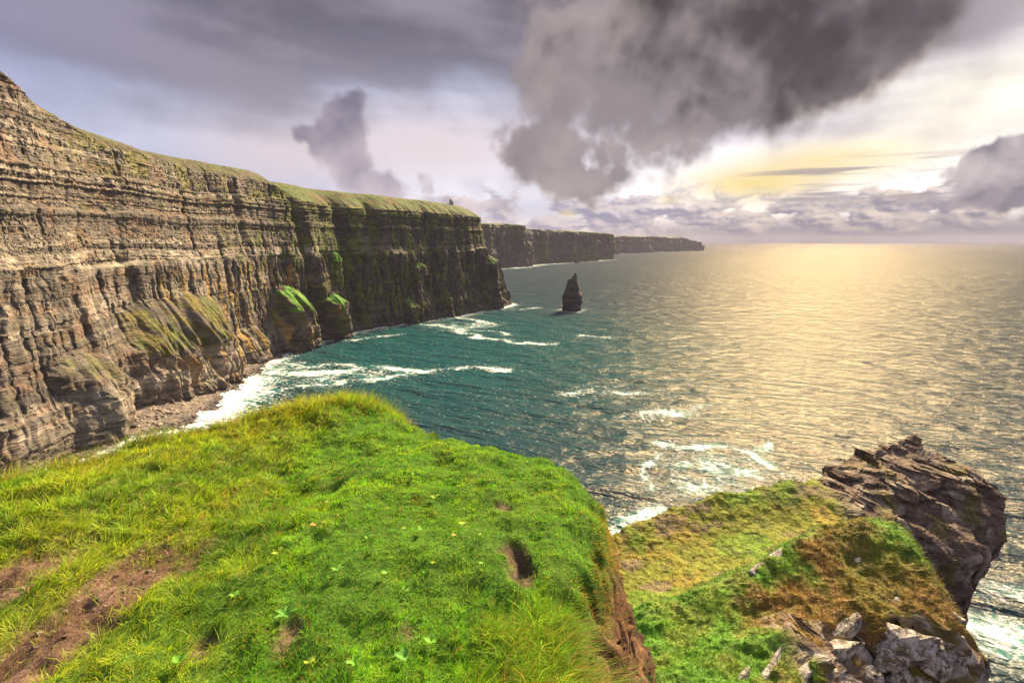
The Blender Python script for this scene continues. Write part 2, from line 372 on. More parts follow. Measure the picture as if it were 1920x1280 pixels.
# the water is greener where it is shallow and stirred, below the cliffs
teal = np.clip(np.exp(-((X + 60) ** 2 / 260 ** 2 + (Y - 640) ** 2 / 330 ** 2)) * 1.15 + 0.55 * np.exp(-dpr / 70), 0, 1)
wav = sst(Rg, 3000, 800)
hgt = 0.55 * np.sin((X * 0.50 + Y * 0.86) / 7.2 + 2.2 * fbm(X / 60, Y / 60, seed=21)) * wav + 0.5 * fbm(X / 14, Y / 9, seed=22) * wav
m, t, b, p, o = newmat('sea_water')
fo = attr(t, 'foam'); te = attr(t, 'teal')
pw = scaled(t, p, 1, 1, 0)
n_r = t.nodes.new('ShaderNodeVectorRotate'); n_r.rotation_type = 'Z_AXIS'; n_r.inputs['Angle'].default_value = R(24); t.links.new(pw.s, n_r.inputs[0])
pr_ = V(t, n_r.outputs[0])                          # swell runs obliquely
n_d = t.nodes.new('ShaderNodeCameraData')
wide = noise(t, scaled(t, pr_, 0.011, 0.050, 0), 1.0, 3, 0.5, dim='2D')
mid = noise(t, scaled(t, pr_, 0.042, 0.165, 0), 1.0, 4, 0.55, dim='2D')
fine = noise(t, scaled(t, pr_, 0.35, 0.62, 0), 1.0, 5, 0.6, dim='2D')
dcam = V(t, n_d.outputs['View Distance'])
h = wide * 7.0 + mid * 3.6 + fine * 0.45
lace = noise(t, scaled(t, pr_, 0.075, 0.12, 0), 1.0, 7, 0.64, 0.5, dim='2D')
lines = (lace - 0.5).ab() * -12.0 + 1.0                # thin filaments where the noise crosses its mean
vor = voro(t, scaled(t, pw, 0.11, 0.11, 0), 1.0, 'DISTANCE_TO_EDGE')
brk = noise(t, pw, 0.33, 6, 0.66, dim='2D')
fm = (fo * 1.15 + (lines.mx(0.0) * 0.46 - 0.44) + (brk - 0.5) * 1.5 + (lace - 0.5) * 0.6 + (fine - 0.5) * 0.5).ss(0.05, 0.75)
flecks = (brk - 0.60).ss(0.0, 0.06) * (wide.ss(0.52, 0.62)) * 0.12
fm = fm.mx(flecks)
body = mixc(t, te, rgb(36, 50, 60), rgb(12, 54, 60))  # teal inshore; the grey offshore paints in the weakened sky reflection
body = mixc(t, mid.ss(0.35, 0.7) * te * 0.6, body, rgb(24, 72, 74))
body = mixc(t, fo.ss(0.12, 0.8) * 0.75, body, rgb(60, 140, 136))       # aerated water round the foam
setin(t, b.inputs['Base Color'], mixc(t, fm, body, (0.80, 0.80, 0.79)))
setin(t, b.inputs['Roughness'], fm.lin(0, 1, 0.16, 0.9))
b.inputs['Specular IOR Level'].default_value = 0.0
nrm = bump(t, b, h + fm * 0.35, 1.0, 1.0)
gl = t.nodes.new('ShaderNodeBsdfGlossy'); gl.inputs['Color'].default_value = (1.0, 0.88, 0.66, 1); gl.inputs['Roughness'].default_value = 0.22; t.links.new(nrm.s, gl.inputs['Normal'])  # warm tint puts the golden sky light into the reflection colour
fr = t.nodes.new('ShaderNodeFresnel'); fr.inputs['IOR'].default_value = 1.33; t.links.new(nrm.s, fr.inputs['Normal'])
mx = t.nodes.new('ShaderNodeMixShader'); setin(t, mx.inputs[0], V(t, fr.outputs[0]) * 0.040 * fm.lin(0, 1, 1.0, 0.1))
t.links.new(b.outputs[0], mx.inputs[1]); t.links.new(gl.outputs[0], mx.inputs[2]); t.links.new(mx.outputs[0], o.inputs[0])
M_SEA = m
put('sea', mesh('sea', np.stack([X, Y, hgt], -1).reshape(-1, 3), gridfaces(len(r), len(az))[:, ::-1], None, M_SEA, True, {'foam': foam, 'teal': teal}), kind='structure',
    label='grey green sea with foam lines and golden glitter')

# ---------------------------------------------------------------- sea cliffs
C_ = lambda *a: np.array(a, float)
def beds(total, lo, hi, seed):
    g = np.random.default_rng(seed); z = [-12.0]
    while z[-1] < total: z.append(z[-1] + lo + (hi - lo) * g.random() ** 2.2)
    return np.array(z)
def face(s, z, seed, bedz, k=1.0, rough=1.0):
    """rock relief (metres outward), bed index and block shade for points s along, z up; k scales the sizes"""
    zz = z + 2.2 * k * fbm(s / (90 * k), z * 0 + 1.3, seed=seed, o=2) + 0.35 * k * fbm(s / (9 * k), z / (6 * k), seed=seed + 1, o=2)
    bid = np.searchsorted(bedz, zz); th = np.diff(np.append(bedz, bedz[-1] + 5))[np.clip(bid - 1, 0, len(bedz) - 1)]
    w = (1.8 + 16.0 * hash1(bid, seed + 3) ** 2 + 0.5 * th) * k * (1 + 0.5 * fbm(s / (60 * k), bid * 1.7, seed=seed + 4, o=1))
    sw = s + 40 * hash1(bid, seed + 5) + 2.4 * k * fbm(s / (7 * k), z / (3 * k), seed=seed + 2, o=3)
    cid = np.floor(sw / w); fr = sw / w - cid
    blk = hash2(cid, bid, seed + 7) - 0.5
    blk2 = hash2(np.floor(sw / (w * 0.37)), bid, seed + 8) - 0.5
    joint = np.minimum(fr, 1 - fr) * w
    bb = hash1(bid, seed + 9) - 0.5
    gid = np.searchsorted(bedz[::4], zz); mass = hash1(gid, seed + 15) * 0.7 + 0.3 * vn(s / (70 * k), zz / (14 * k), seed=seed + 16)     # massive or thin-bedded packets
    am = 0.35 + 1.25 * sst(mass, 0.75, 0.25)
    rel = k * rough * (am * (1.25 * bb + 0.8 * blk + 0.45 * blk2) + 2.0 * (hash1(gid, seed + 17) - 0.5) + 0.45 * fbm(s / (5 * k), z / (3.4 * k), seed=seed + 12, o=3)) - (0.35 + 0.8 * sst(mass, 0.4, 0.8)) * k * rough * np.exp(-joint / (0.35 * k))
    return rel, bid, blk + 0.5 * blk2, bb
def buttress(s, z, seed, k=1.0):
    n = lambda a, b, sd: np.tanh(2.2 * fbm(s / (a * k) + 0.25 * fbm(z / (30 * k), s / (80 * k), seed=sd + 5, o=2), z / (b * k), seed=sd, o=2))
    return k * (7.0 * n(46, 260, seed + 20) + 4.0 * n(19, 120, seed + 21) + 1.9 * n(8, 50, seed + 22) + 0.8 * n(3.6, 22, seed + 23))

sC, pC = spline(COAST, lambda p: np.clip(math.hypot(*p) / 560, 0.72, 1.6))
T = np.gradient(pC, axis=0); T /= np.linalg.norm(T, axis=1, keepdims=True); NC = np.stack([T[:, 1], -T[:, 0]], 1)
yC = pC[:, 1].copy(); yC[np.argmax(yC > 1045):] += 0        # position along the bay, by northing
tip = sst(sC, np.interp(955, yC[:1 + np.argmax(yC)], sC[:1 + np.argmax(yC)]), np.interp(1040, yC[:1 + np.argmax(yC)], sC[:1 + np.argmax(yC)]))
Ht = np.interp(yC, [0, 283, 340, 400, 470, 600, 622, 640, 700, 800, 900, 1010, 1100, 1300], [250, 243, 229, 213, 207, 209, 208, 204, 203, 200, 196, 189, 184, 180])
He = Ht - np.interp(yC, [0, 340, 390, 600, 640, 700, 900, 1010, 1100], [2, 3, 9, 12, 20, 25, 24, 17, 15]) + 2.5 * fbm(sC / 30, sC * 0, seed=77)
NF, NS, NP = 275, 26, 10
jf = np.linspace(0, 1, NF)
ss_, zz_ = np.broadcast_arrays(sC[None, :], -3 + (He[None, :] + 3) * jf[:, None]); ss_, zz_ = ss_.copy(), zz_.copy()
YY = np.broadcast_to(yC[None, :], ss_.shape)
BZ = np.concatenate([beds(112, 1.6, 8.0, 5), 112 + 12 + beds(126, 0.8, 4.2, 6)])
rel, bid, shade, bb = face(ss_, zz_, 11, BZ)
colm = sst(zz_, 118, 108) * sst(zz_, 6, 14)                     # the massive lower sandstone breaks into columns
but = buttress(ss_, zz_, 40) * (0.34 + 0.5 * sst(YY, 420, 700)) * (0.5 + 0.75 * colm)
off = -0.085 * zz_ + rel * (1 - 0.45 * colm) + but
def bench(zc, dz, amt): return -amt * sst(zz_ + 3 * fbm(ss_ / 50, ss_ * 0 + zc, seed=81, o=2), zc - dz, zc + dz)
fsum = 0.0
for sp, zb_h, dep, zlo, zhi, sd in ((13, 40, 2.6, 3, 112, 151), (22, 60, 2.2, 110, 205, 153), (7, 22, 1.2, 3, 112, 155)):
    zi = np.floor((zz_ + 14 * fbm(ss_ / 40, zz_ / 60, seed=sd, o=2)) / zb_h); ci = np.floor(ss_ / sp)
    ctr_ = (ci + 0.2 + 0.6 * hash2(ci, zi, sd + 1)) * sp + 1.6 * fbm(zz_ / 9, ss_ / 60, seed=sd + 2, o=2)
    fis = np.exp(-((ss_ - ctr_) / (0.7 + 1.1 * hash2(ci, zi, sd + 4))) ** 2) * (hash2(ci, zi, sd + 3) > 0.42) * sst(zz_, zlo, zlo + 6) * sst(zz_, zhi, zhi - 8)
    fis = fis * (0.55 + 0.45 * sst(YY, 330, 480)) ; off -= dep * fis; fsum = fsum + dep * fis; fiss = np.maximum(fiss, fis) if sp != 13 else fis
off += bench(114, 1.6, 3.5) + bench(150, 1.2, 2.0) + bench(176, 1.2, 2.5) + bench(30, 2.0, 2.0)
off += -(12 * tip * sst(zz_, 5, 92) + 30 * tip * sst(zz_, 88, 106) + 18 * tip * sst(zz_, 106, 185))
for yc, wd, dp in ((655, 7, 13), (735, 9, 16), (775, 5, 9), (560, 5, 4), (850, 7, 8), (905, 5, 6)):
    off += -dp * np.exp(-((YY - yc + 0.06 * (zz_ - 100)) / wd) ** 2) * sst(zz_, 2, 12)
grass = np.zeros_like(off); wina = np.zeros_like(off)
for yl, yr, zt, zb, A0, gr in ((358, 512, 84, 36, 27, 1.0), (300, 352, 60, 34, 14, 0.5), (588, 640, 76, 47, 25, 1.0), (664, 706, 64, 46, 18, 1.0), (814, 838, 98, 88, 9, 0.9), (797, 816, 42, 30, 13, 0.4), (866, 874, 48, 36, 7, 0.5), (516, 560, 40, 20, 9, 0.3), (705, 722, 118, 104, 5, 0.8), (966, 1000, 100, 84, 8, .7)):
    q = (YY + 5 * fbm(zz_ / 16, ss_ / 30, seed=91) - 0.5 * (yl + yr)) / (0.5 * (yr - yl))
    win = sst(1 - np.abs(q), 0.0, 0.55)
    zt_ = zt - 16 * np.clip(np.abs(q), 0, 1) ** 2 + 4 * fbm(ss_ / 12, ss_ * 0, seed=92); zb_ = zb + 6 * fbm(ss_ / 10, ss_ * 0, seed=93)
    f = np.clip((zt_ - zz_) / (zt_ - zb_), 0, 1)
    off += A0 * win * f ** 0.85 * (1 + 0.22 * fbm(ss_ / 7, zz_ / 30, seed=94, o=3))
    wina = np.maximum(wina, win * sst(f, 0.0, 0.2) * (0.8 if gr > 0.35 else 0.4))
    g = win * sst(f, 0.0, 0.10) * sst(f, 1.0, 0.9) * gr
    g = g * sst(fbm(ss_ / 8, zz_ / 6, seed=95) + 1.5 * (g - 0.35), -0.25, 0.25)
    off -= rel * g * 0.65 + but * g * 0.3
    grass = np.maximum(grass, g)
off += fsum * wina; fiss = fiss * (1 - wina)
# colour
tan, cream, grey, dark, rust = C_(.140, .115, .093), C_(.29, .25, .205), C_(.105, .092, .083), C_(.075, .063, .06), C_(.18, .10, .06)
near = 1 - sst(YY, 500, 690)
hb = hash1(bid, 55)
lat = 0.16 * fbm(ss_ / 45, zz_ / 14, seed=57)
hb = np.clip(hb + lat, 0, 1)
col = np.where((hb < 0.28)[..., None], cream, np.where((hb < 0.55)[..., None], tan, np.where((hb < 0.85)[..., None], grey, dark)))
n_s = fbm(ss_ / 35, zz_ / 16, seed=101); n_f = fbm(ss_ / 6, zz_ / 3.5, seed=103)
col = mixn(col, tan, 0.35 + 0.2 * n_s)
col = mixn(col, grey * 0.85, sst(colm, 0.2, 0.9) * (0.35 + 0.25 * fbm(ss_ / 9, zz_ / 45, seed=105)))
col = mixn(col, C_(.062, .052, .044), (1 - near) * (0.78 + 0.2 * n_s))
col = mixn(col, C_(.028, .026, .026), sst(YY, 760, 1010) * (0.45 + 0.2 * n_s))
paleband = np.exp(-((zz_ - 117 + 3 * fbm(ss_ / 50, ss_ * 0 + 114, seed=81, o=2)) / 4.0) ** 2) * (0.75 + 0.4 * n_f) + np.exp(-((zz_ - 24 - 4 * n_s) / 3.2) ** 2) * 0.8 * near
col = mixn(col, cream * 1.02, np.clip(paleband, 0, 0.8) * (1 - 0.55 * sst(YY, 650, 900)))
col = mixn(col, rust, sst(fbm(ss_ / 16, zz_ / 8, seed=107), 0.2, 0.6) * 0.45 * near)
col = mixn(col, C_(.33, .19, .04), sst(fbm(ss_ / 5, zz_ / 40, seed=109), 0.22, 0.6) * sst(zz_, 112, 95) * sst(YY, 360, 470) * (1 - sst(YY, 640, 760)) * 0.75)
seep_shade = sst(fbm(ss_ / 5.5, zz_ / 60, seed=111), 0.22, 0.55) * sst(fbm(ss_ / 60, zz_ / 50, seed=113), -0.15, 0.35)
col = mixn(col, C_(.05, .042, .045), seep_shade * 0.85 * (0.5 + 0.5 * sst(YY, 330, 520)))  # dark seep streaks, their colour also painting in the gullies' shade
moss = sst(fbm(ss_ / 5, zz_ / 14, seed=115) + 0.35 * fbm(ss_ / 70, zz_ / 60, seed=117) + 0.25 * sst(YY, 540, 760) - 0.10 * near, 0.26, 0.62)
col = mixn(col, C_(.10, .125, .018), moss * (0.20 + 0.62 * sst(YY, 430, 640)) * (0.95 - 0.35 * sst(YY, 850, 980)))
topm = sst(zz_ / He[None, :], 0.80, 0.98) * sst(fbm(ss_ / 14, zz_ / 10, seed=119), -0.1, 0.5) * sst(YY, 350, 420)
col = mixn(col, C_(.15, .15, .035), topm * 0.75)
dn = np.gradient(off, axis=0) / np.maximum(np.gradient(zz_, axis=0), 0.05)
ledge = sst(-dn, 0.9, 2.4)
col = mixn(col, C_(.10, .11, .03), ledge * 0.35 * (0.4 + 0.6 * sst(YY, 480, 700)))
gm = C_(.10, .085, .017) * np.ones_like(col)
gm = mixn(gm, C_(.075, .22, .012), sst(YY, 555, 600) * 0.95)
gm = mixn(gm, C_(.075, .065, .06), sst(fbm(ss_ / 13 + zz_ / 12, zz_ / 30, seed=121), 0.0, 0.3) * (YY < 540) * 0.9)
gm = mixn(gm, C_(.075, .10, .013), sst(fbm(ss_ / 9, zz_ / 9, seed=123), 0.1, 0.5) * 0.7)
col = mixn(col, gm, np.clip(grass * 1.2, 0, 1) * (0.85 + 0.15 * n_f))
col = mixn(col, C_(.035, .03, .03), fiss * 0.75 * (1 - 0.7 * np.clip(grass, 0, 1)))
wet = sst(zz_ + 3 * n_f, 13, 4)
col = mixn(col, C_(.055, .048, .045), wet * 0.75)
col *= (1 + 0.42 * shade + 0.22 * n_f)[..., None]
wx, wy = pC[None, :, 0] + NC[None, :, 0] * off, pC[None, :, 1] + NC[None, :, 1] * off
tj = (1.5 * fbm(wx / 7, wy / 7, zz_ / 5, seed=61) + 1.1 * (hash2(np.floor(wx / 4.1) + 31 * np.floor(wy / 4.3), bid, 63) - 0.5)) * (1 - 0.8 * np.clip(grass, 0, 1))
P3 = np.stack([wx + T[None, :, 0] * tj, wy + T[None, :, 1] * tj, zz_], -1)
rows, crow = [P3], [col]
# grassy brow above the rock, then the plateau
inw = np.interp(yC, [0, 340, 400, 610, 650, 900, 1050], [4, 6, 15, 19, 42, 46, 40])
sm = np.stack([np.convolve(np.pad(off[-1], 12, 'edge'), np.ones(25) / 25, 'valid')], 0)[0]
for j in range(1, NS + 1):
    f = j / NS; o_ = lerp(off[-1], sm, min(1, f * 2)) - inw * f
    z_ = He + (Ht - He) * (1 - (1 - f) ** 1.35) + (1 - f) * f * (4.0 * fbm(sC / 22, sC * 0 + f * 2.5, seed=131) + 3.0 * fbm(sC / 6, sC * 0 + f * 7, seed=132))
    z_ += np.where(yC < 345, 3.0 * (hash2(np.floor(sC / 9), np.full(sC.shape, j // 4), 3) - 0.4) * (1 - f), 0)
    rows.append(np.stack([pC[:, 0] + NC[:, 0] * o_, pC[:, 1] + NC[:, 1] * o_, z_], -1)[None])
    g = mixn(np.tile(C_(.065, .095, .014), (len(sC), 1)), C_(.10, .078, .024), sst(fbm(sC / 22, sC * 0 + f * 3, seed=133), -0.1, 0.5))
    g = mixn(g, C_(.11, .095, .075), sst(fbm(sC / 8, sC * 0 + f * 4, seed=135) + (0.5 - f) * 0.6, 0.15, 0.5) * (0.35 + 0.6 * (1 - sst(yC, 600, 660))) * (1 if f < 0.8 else 0.3))
    g = mixn(g, C_(.085, .072, .045), (1 - sst(yC, 615, 640)) * sst(np.full(len(sC), f), 0.95, 0.6) * 0.7)
    g = mixn(g, C_(.21, .16, .11), (1 - sst(yC, 335, 375)) * 0.9)
    crow.append((g * (0.9 + 0.25 * fbm(sC / 4, sC * 0 + f * 9, seed=137))[:, None])[None])
for j in range(1, NP + 1):
    o_ = sm - inw - 4 * j ** 1.9
    rows.append(np.stack([pC[:, 0] + NC[:, 0] * o_, pC[:, 1] + NC[:, 1] * o_, Ht + 0.0 - 0.03 * j * j], -1)[None])
    crow.append(np.tile(C_(.12, .16, .03), (1, len(sC), 1)))
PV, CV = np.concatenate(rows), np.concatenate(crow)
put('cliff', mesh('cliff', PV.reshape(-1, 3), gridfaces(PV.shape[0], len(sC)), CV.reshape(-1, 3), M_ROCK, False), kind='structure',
    label='tall banded brown sea cliff with grassy brow curving round the bay')

# ---------------------------------------------------------------- far headlands
def headland(name, pts, hz, step, nz, seed, label, recess=()):
    s, p = spline(pts, step); T = np.gradient(p, axis=0); T /= np.linalg.norm(T, axis=1, keepdims=True); N = np.stack([T[:, 1], -T[:, 0]], 1)
    H = np.interp(s / s[-1], [a for a, b in hz], [b for a, b in hz]) + 2 * fbm(s / 90, s * 0, seed=seed)
    S2, Z2 = np.broadcast_arrays(s[None], -3 + (H[None] + 3) * np.linspace(0, 1, nz)[:, None])
    k = step / 1.9
    rel, bid, sh, bb = face(S2, Z2, seed, beds(240, 4, 14, seed), k, 0.9)
    off = -0.12 * Z2 + rel + 1.5 * buttress(S2, Z2, seed + 3, k)
    c = np.tile(C_(.052, .048, .048), (*off.shape, 1))
    c = mixn(c, C_(.075, .09, .02), sst(fbm(S2 / (40 * k), Z2 / 60, seed=seed + 5) + 0.3 * np.exp(-((Z2 - 60) / 30) ** 2), 0.12, 0.5) * 0.8)
    c = mixn(c, C_(.08, .066, .062), sst(fbm(S2 / (14 * k), Z2 / 30, seed=seed + 6), 0.1, 0.5) * 0.6)
    c *= (1 + 0.5 * sh)[..., None]
    rows = [np.stack([p[None, :, 0] + N[None, :, 0] * off, p[None, :, 1] + N[None, :, 1] * off, Z2], -1)]; cr = [c]
    for d_, dz in ((14, 5), (40, 10), (110, 14), (260, 8)):
        o_ = off[-1] * (1 if d_ < 20 else 0) - 0.12 * H * (d_ >= 20) - d_
        rows.append(np.stack([p[:, 0] + N[:, 0] * o_, p[:, 1] + N[:, 1] * o_, H + dz * min(1, step / 6)], -1)[None]); cr.append(np.tile(C_(.07, .085, .025), (1, len(s), 1)))
    Pv, Cv = np.concatenate(rows), np.concatenate(cr)
    put(name, mesh(name, Pv.reshape(-1, 3), gridfaces(Pv.shape[0], len(s)), Cv.reshape(-1, 3), M_FAR, False), kind='structure', label=label)
headland('headland', HEAD2, [(0, 200), (0.33, 197), (0.375, 195), (0.385, 180), (0.7, 172), (0.80, 168), (1, 165)], 5.0, 60, 211, 'dark hazy sea cliffs beyond the rock stack')
headland('distant_headland', HEAD3, [(0, 155), (0.42, 160), (0.48, 152), (0.58, 154), (0.61, 150), (0.655, 128), (0.68, 104), (0.70, 96), (0.735, 52), (0.757, 22), (0.80, 60), (1, 110)], 11.0, 36, 311, 'low purple headland tapering into the sea at the horizon')

# ---------------------------------------------------------------- boulder beach under the cliff
sB, pB = spline([(-284, 250), (-270, 290), (-256, 322), (-245, 346), (-238, 365), (-241, 388), (-247, 420), (-256, 460), (-263, 520), (-268, 570), (-262, 602)], 1.5)
T = np.gradient(pB, axis=0); T /= np.linalg.norm(T, axis=1, keepdims=True); NB = np.stack([T[:, 1], -T[:, 0]], 1)
wB = 46.0; nb = 44
u = np.linspace(-1, 1, nb)[:, None]
oB = np.where(u < 0, u * wB, u * 14)
zB = np.where(u < 0, -u * 7.0, -u * 2.2) + 0.5 * fbm(sB[None] / 4, oB / 4, seed=141) + 0.35
PB = np.stack([pB[None, :, 0] + NB[None, :, 0] * oB, pB[None, :, 1] + NB[None, :, 1] * oB, zB], -1)
cB = mixn(np.tile(C_(.10, .082, .072), (nb, len(sB), 1)), C_(.21, .175, .145), sst(fbm(sB[None] / 3, oB / 3, seed=143), -0.2, 0.5))
cB = mixn(cB, C_(.06, .055, .055), sst(zB, 1.6, 0.2))
put('beach', mesh('beach', PB.reshape(-1, 3), gridfaces(nb, len(sB)), cB.reshape(-1, 3), M_STONE, False), kind='structure', label='narrow stony beach under the cliff')
def ico():
    p = (1 + 5 ** .5) / 2
    v = np.array([(-1, p, 0), (1, p, 0), (-1, -p, 0), (1, -p, 0), (0, -1, p), (0, 1, p), (0, -1, -p), (0, 1, -p), (p, 0, -1), (p, 0, 1), (-p, 0, -1), (-p, 0, 1)], float)
    f = np.array([(0, 11, 5), (0, 5, 1), (0, 1, 7), (0, 7, 10), (0, 10, 11), (1, 5, 9), (5, 11, 4), (11, 10, 2), (10, 7, 6), (7, 1, 8), (3, 9, 4), (3, 4, 2), (3, 2, 6), (3, 6, 8), (3, 8, 9), (4, 9, 5), (2, 4, 11), (6, 2, 10), (8, 6, 7), (9, 8, 1)])
    return v / np.linalg.norm(v, axis=1, keepdims=True), f
IV, IF = ico()
g = np.random.default_rng(21); n = 3600
si = g.integers(0, len(sB), n); uu = 1 - 1.75 * g.random(n) ** 0.8
o_ = np.where(uu < 0, uu * wB, uu * 12); z0 = np.where(uu < 0, -uu * 7.0, -uu * 1.6) + 0.4
ctr = np.stack([pB[si, 0] + NB[si, 0] * o_, pB[si, 1] + NB[si, 1] * o_, z0], 1)
sz = (0.45 + 1.7 * g.random(n) ** 3.5)[:, None, None] * (0.6 + 0.6 * g.random((n, 1, 3))) * np.array([1, 1, 0.62])
vv = IV[None] * sz * (0.75 + 0.5 * g.random((n, 12, 1)))
th = g.random(n) * 6.28; c, s_ = np.cos(th)[:, None], np.sin(th)[:, None]
vv = np.stack([vv[..., 0] * c - vv[..., 1] * s_, vv[..., 0] * s_ + vv[..., 1] * c, vv[..., 2]], -1) + ctr[:, None]
cc = lerp(C_(.13, .105, .095), C_(.40, .33, .26), g.random((n, 1)) ** 1.3); cc = mixn(cc, C_(.07, .06, .06), sst(z0, 1.2, 0.2) * 0.8)
put('shore_stones', mesh('shore_stones', vv.reshape(-1, 3), (IF[None] + 12 * np.arange(n)[:, None, None]).reshape(-1, 3), np.repeat(cc, 12, 0), M_STONE, False), kind='stuff',
    label='tumbled brown stones along the foot of the cliff')

# ---------------------------------------------------------------- sea stacks
def stack(name, prof, depth, seed, label, loc, cat, res=(70, 84), k=1.0):
    """prof: (height, left, right) of the outline in metres; depth is the thickness along the view, in widths"""
    P = np.array(prof, float); H = P[-1, 0]; nz, na = res
    z = np.linspace(-2.5, H, nz)[:, None]; a = np.linspace(0, 2 * np.pi, na, endpoint=False)[None]
    l, r_ = np.interp(z, P[:, 0], P[:, 1]), np.interp(z, P[:, 0], P[:, 2]); c, h = (l + r_) / 2, (r_ - l) / 2
    q = 0.82; ca, sa = np.sign(np.cos(a)) * np.abs(np.cos(a)) ** q, np.sign(np.sin(a)) * np.abs(np.sin(a)) ** q
    per = a * 16
    rel, bid, sh, bb = face(per + 0 * z, z + 0 * a, seed, beds(H, 1.2 * k, 3.6 * k, seed), 0.6 * k, 0.9)
    rd = h * (1 + 0.10 * fbm(np.cos(a) * 2, np.sin(a) * 2, z / (9 * k), seed=seed + 2)) + rel * np.clip(h / 6, 0.15, 1) * 0.6
    rd = np.maximum(rd, 0.15)
    x = c + ca * rd; y = sa * rd * depth + 1.5 * fbm(z / 15, a * 0 + 3, seed=seed + 4)
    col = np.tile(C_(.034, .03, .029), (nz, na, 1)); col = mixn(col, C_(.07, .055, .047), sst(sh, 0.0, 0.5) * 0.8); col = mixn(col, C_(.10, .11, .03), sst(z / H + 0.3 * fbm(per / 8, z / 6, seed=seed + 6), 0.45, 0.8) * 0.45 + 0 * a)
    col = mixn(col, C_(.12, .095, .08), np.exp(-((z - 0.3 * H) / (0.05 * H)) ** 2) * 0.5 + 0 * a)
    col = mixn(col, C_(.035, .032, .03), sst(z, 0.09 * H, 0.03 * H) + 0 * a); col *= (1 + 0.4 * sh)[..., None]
    V3 = np.stack([x, y, z + 0 * a], -1).reshape(-1, 3)
    i, j = np.meshgrid(np.arange(nz - 1), np.arange(na), indexing='ij'); j2 = (j + 1) % na
    F = np.stack([i * na + j, i * na + j2, (i + 1) * na + j2, (i + 1) * na + j], -1).reshape(-1, 4)
    V3 = np.vstack([V3, V3[-na:].mean(0) + (0, 0, 0.4)]); cap = np.stack([(nz - 1) * na + np.arange(na), (nz - 1) * na + (np.arange(na) + 1) % na, np.full(na, nz * na)], 1)
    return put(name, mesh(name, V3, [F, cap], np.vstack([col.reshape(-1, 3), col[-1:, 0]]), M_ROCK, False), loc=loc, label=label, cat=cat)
stack('sea_stack', [(-3, -18, 18.5), (0, -17, 17.5), (28, -18, 19), (31, -16, 18.5), (35, -14.5, 14), (41, -11.5, 13.2), (48, -10.2, 11.4), (53, -9.2, 10.2), (58, -7.4, 9.4), (60, -6.6, 9.2), (60.8, -1.6, 9.0), (65, 0.2, 8.4), (66, 2.6, 8.2), (69, 3.4, 7.2), (70, 4.2, 6.4)], 0.85, 401,
      'dark pointed rock stack standing alone in the bay', (*STACK, 0), 'sea stack')
stack('sea_stack', [(-3, -15, 18), (0, -14, 17), (12, -11, 12), (22, -7, 7), (30, -3, 2), (36, -1, 0.5)], 0.9, 433,
      'small dark rock in the surf under the hazy headland', (372, 2990, 0), 'rock', (30, 36), 1.5)

# ---------------------------------------------------------------- the lower promontory
CTRL = np.array([(7.05, 40.79, -26.28), (10.56, 41.94, -25.43), (14.21, 43.05, -24.76), (18.32, 43.70, -23.94), (22.00, 44.32, -23.30), (26.52, 45.37, -22.92), (31.27, 47.31, -23.04), (10.92, 39.31, -26.34), (15.81, 40.45, -25.55), (20.90, 41.59, -24.70), (25.48, 43.19, -24.04), (8.26, 37.25, -26.89), (12.33, 36.39, -26.27), (17.16, 38.02, -25.47), (6.72, 35.76, -26.99), (7.11, 33.44, -26.35), (8.58, 32.94, -26.40), (13.77, 34.56, -25.63), (19.78, 37.15, -24.89), (24.84, 40.10, -24.82), (32.00, 44.17, -24.04), (36.96, 50.29, -22.80), (39.90, 51.35, -22.37), (42.92, 52.39, -22.08), (44.95, 52.31, -22.48), (44.80, 50.18, -23.35), (46.75, 49.18, -23.47), (45.84, 47.08, -24.18), (46.15, 44.76, -26.02), (45.30, 43.59, -26.98), (38.48, 46.14, -23.98), (40.40, 44.42, -25.27), (41.16, 42.72, -26.44), (36.63, 43.35, -25.74), (36.23, 46.79, -23.18), (41.76, 41.47, -27.78), (40.45, 39.45, -30.57), (5.72, 21.95, -17.65), (7.34, 22.22, -17.27), (9.18, 23.01, -17.22), (11.00, 23.57, -16.86), (12.88, 24.14, -16.48), (14.79, 25.20, -16.08), (17.10, 26.24, -15.75), (19.52, 26.76, -15.62), (21.60, 26.24, -15.75), (22.62, 25.11, -16.50), (22.54, 24.03, -17.03), (22.26, 22.43, -17.68), (22.44, 21.29, -18.51), (22.54, 20.19, -19.11), (5.64, 19.57, -17.29), (8.33, 20.50, -17.55), (11.13, 21.32, -17.37), (14.58, 23.12, -16.69), (18.11, 24.40, -16.66), (20.35, 23.65, -16.46), (13.50, 21.07, -17.17), (16.77, 22.23, -17.22), (19.02, 21.76, -17.15), (20.50, 20.97, -17.66), (5.62, 17.08, -16.53), (7.07, 17.04, -16.73), (9.46, 17.70, -16.87), (11.86, 18.99, -16.78), (16.00, 21.02, -17.41), (17.11, 20.75, -17.76), (16.77, 20.05, -18.83), (19.36, 20.41, -18.03), (15.10, 19.34, -18.99), (17.69, 19.56, -19.34), (11.77, 17.86, -17.54), (20.33, 19.88, -19.23), (14.34, 19.91, -17.59), (6.23, 23.92, -20.14), (6.98, 26.78, -23.73), (8.00, 24.22, -19.73), (8.95, 27.11, -23.27), (10.01, 25.09, -19.67), (11.20, 28.08, -23.21), (11.99, 25.70, -19.28), (13.42, 28.76, -22.77), (14.04, 26.31, -18.87), (15.71, 29.45, -22.31), (16.12, 27.47, -18.42), (18.04, 30.74, -21.81), (18.64, 28.60, -18.06), (20.86, 32.01, -21.41), (21.28, 29.16, -17.93), (23.81, 32.64, -21.26), (23.54, 28.60, -18.06), (26.35, 32.01, -21.41),
                 (0, 14, -21), (1, 24, -25), (2, 34, -27), (27, 31, -30), (33, 36, -30), (10, 9, -19), (16, 12, -21)])
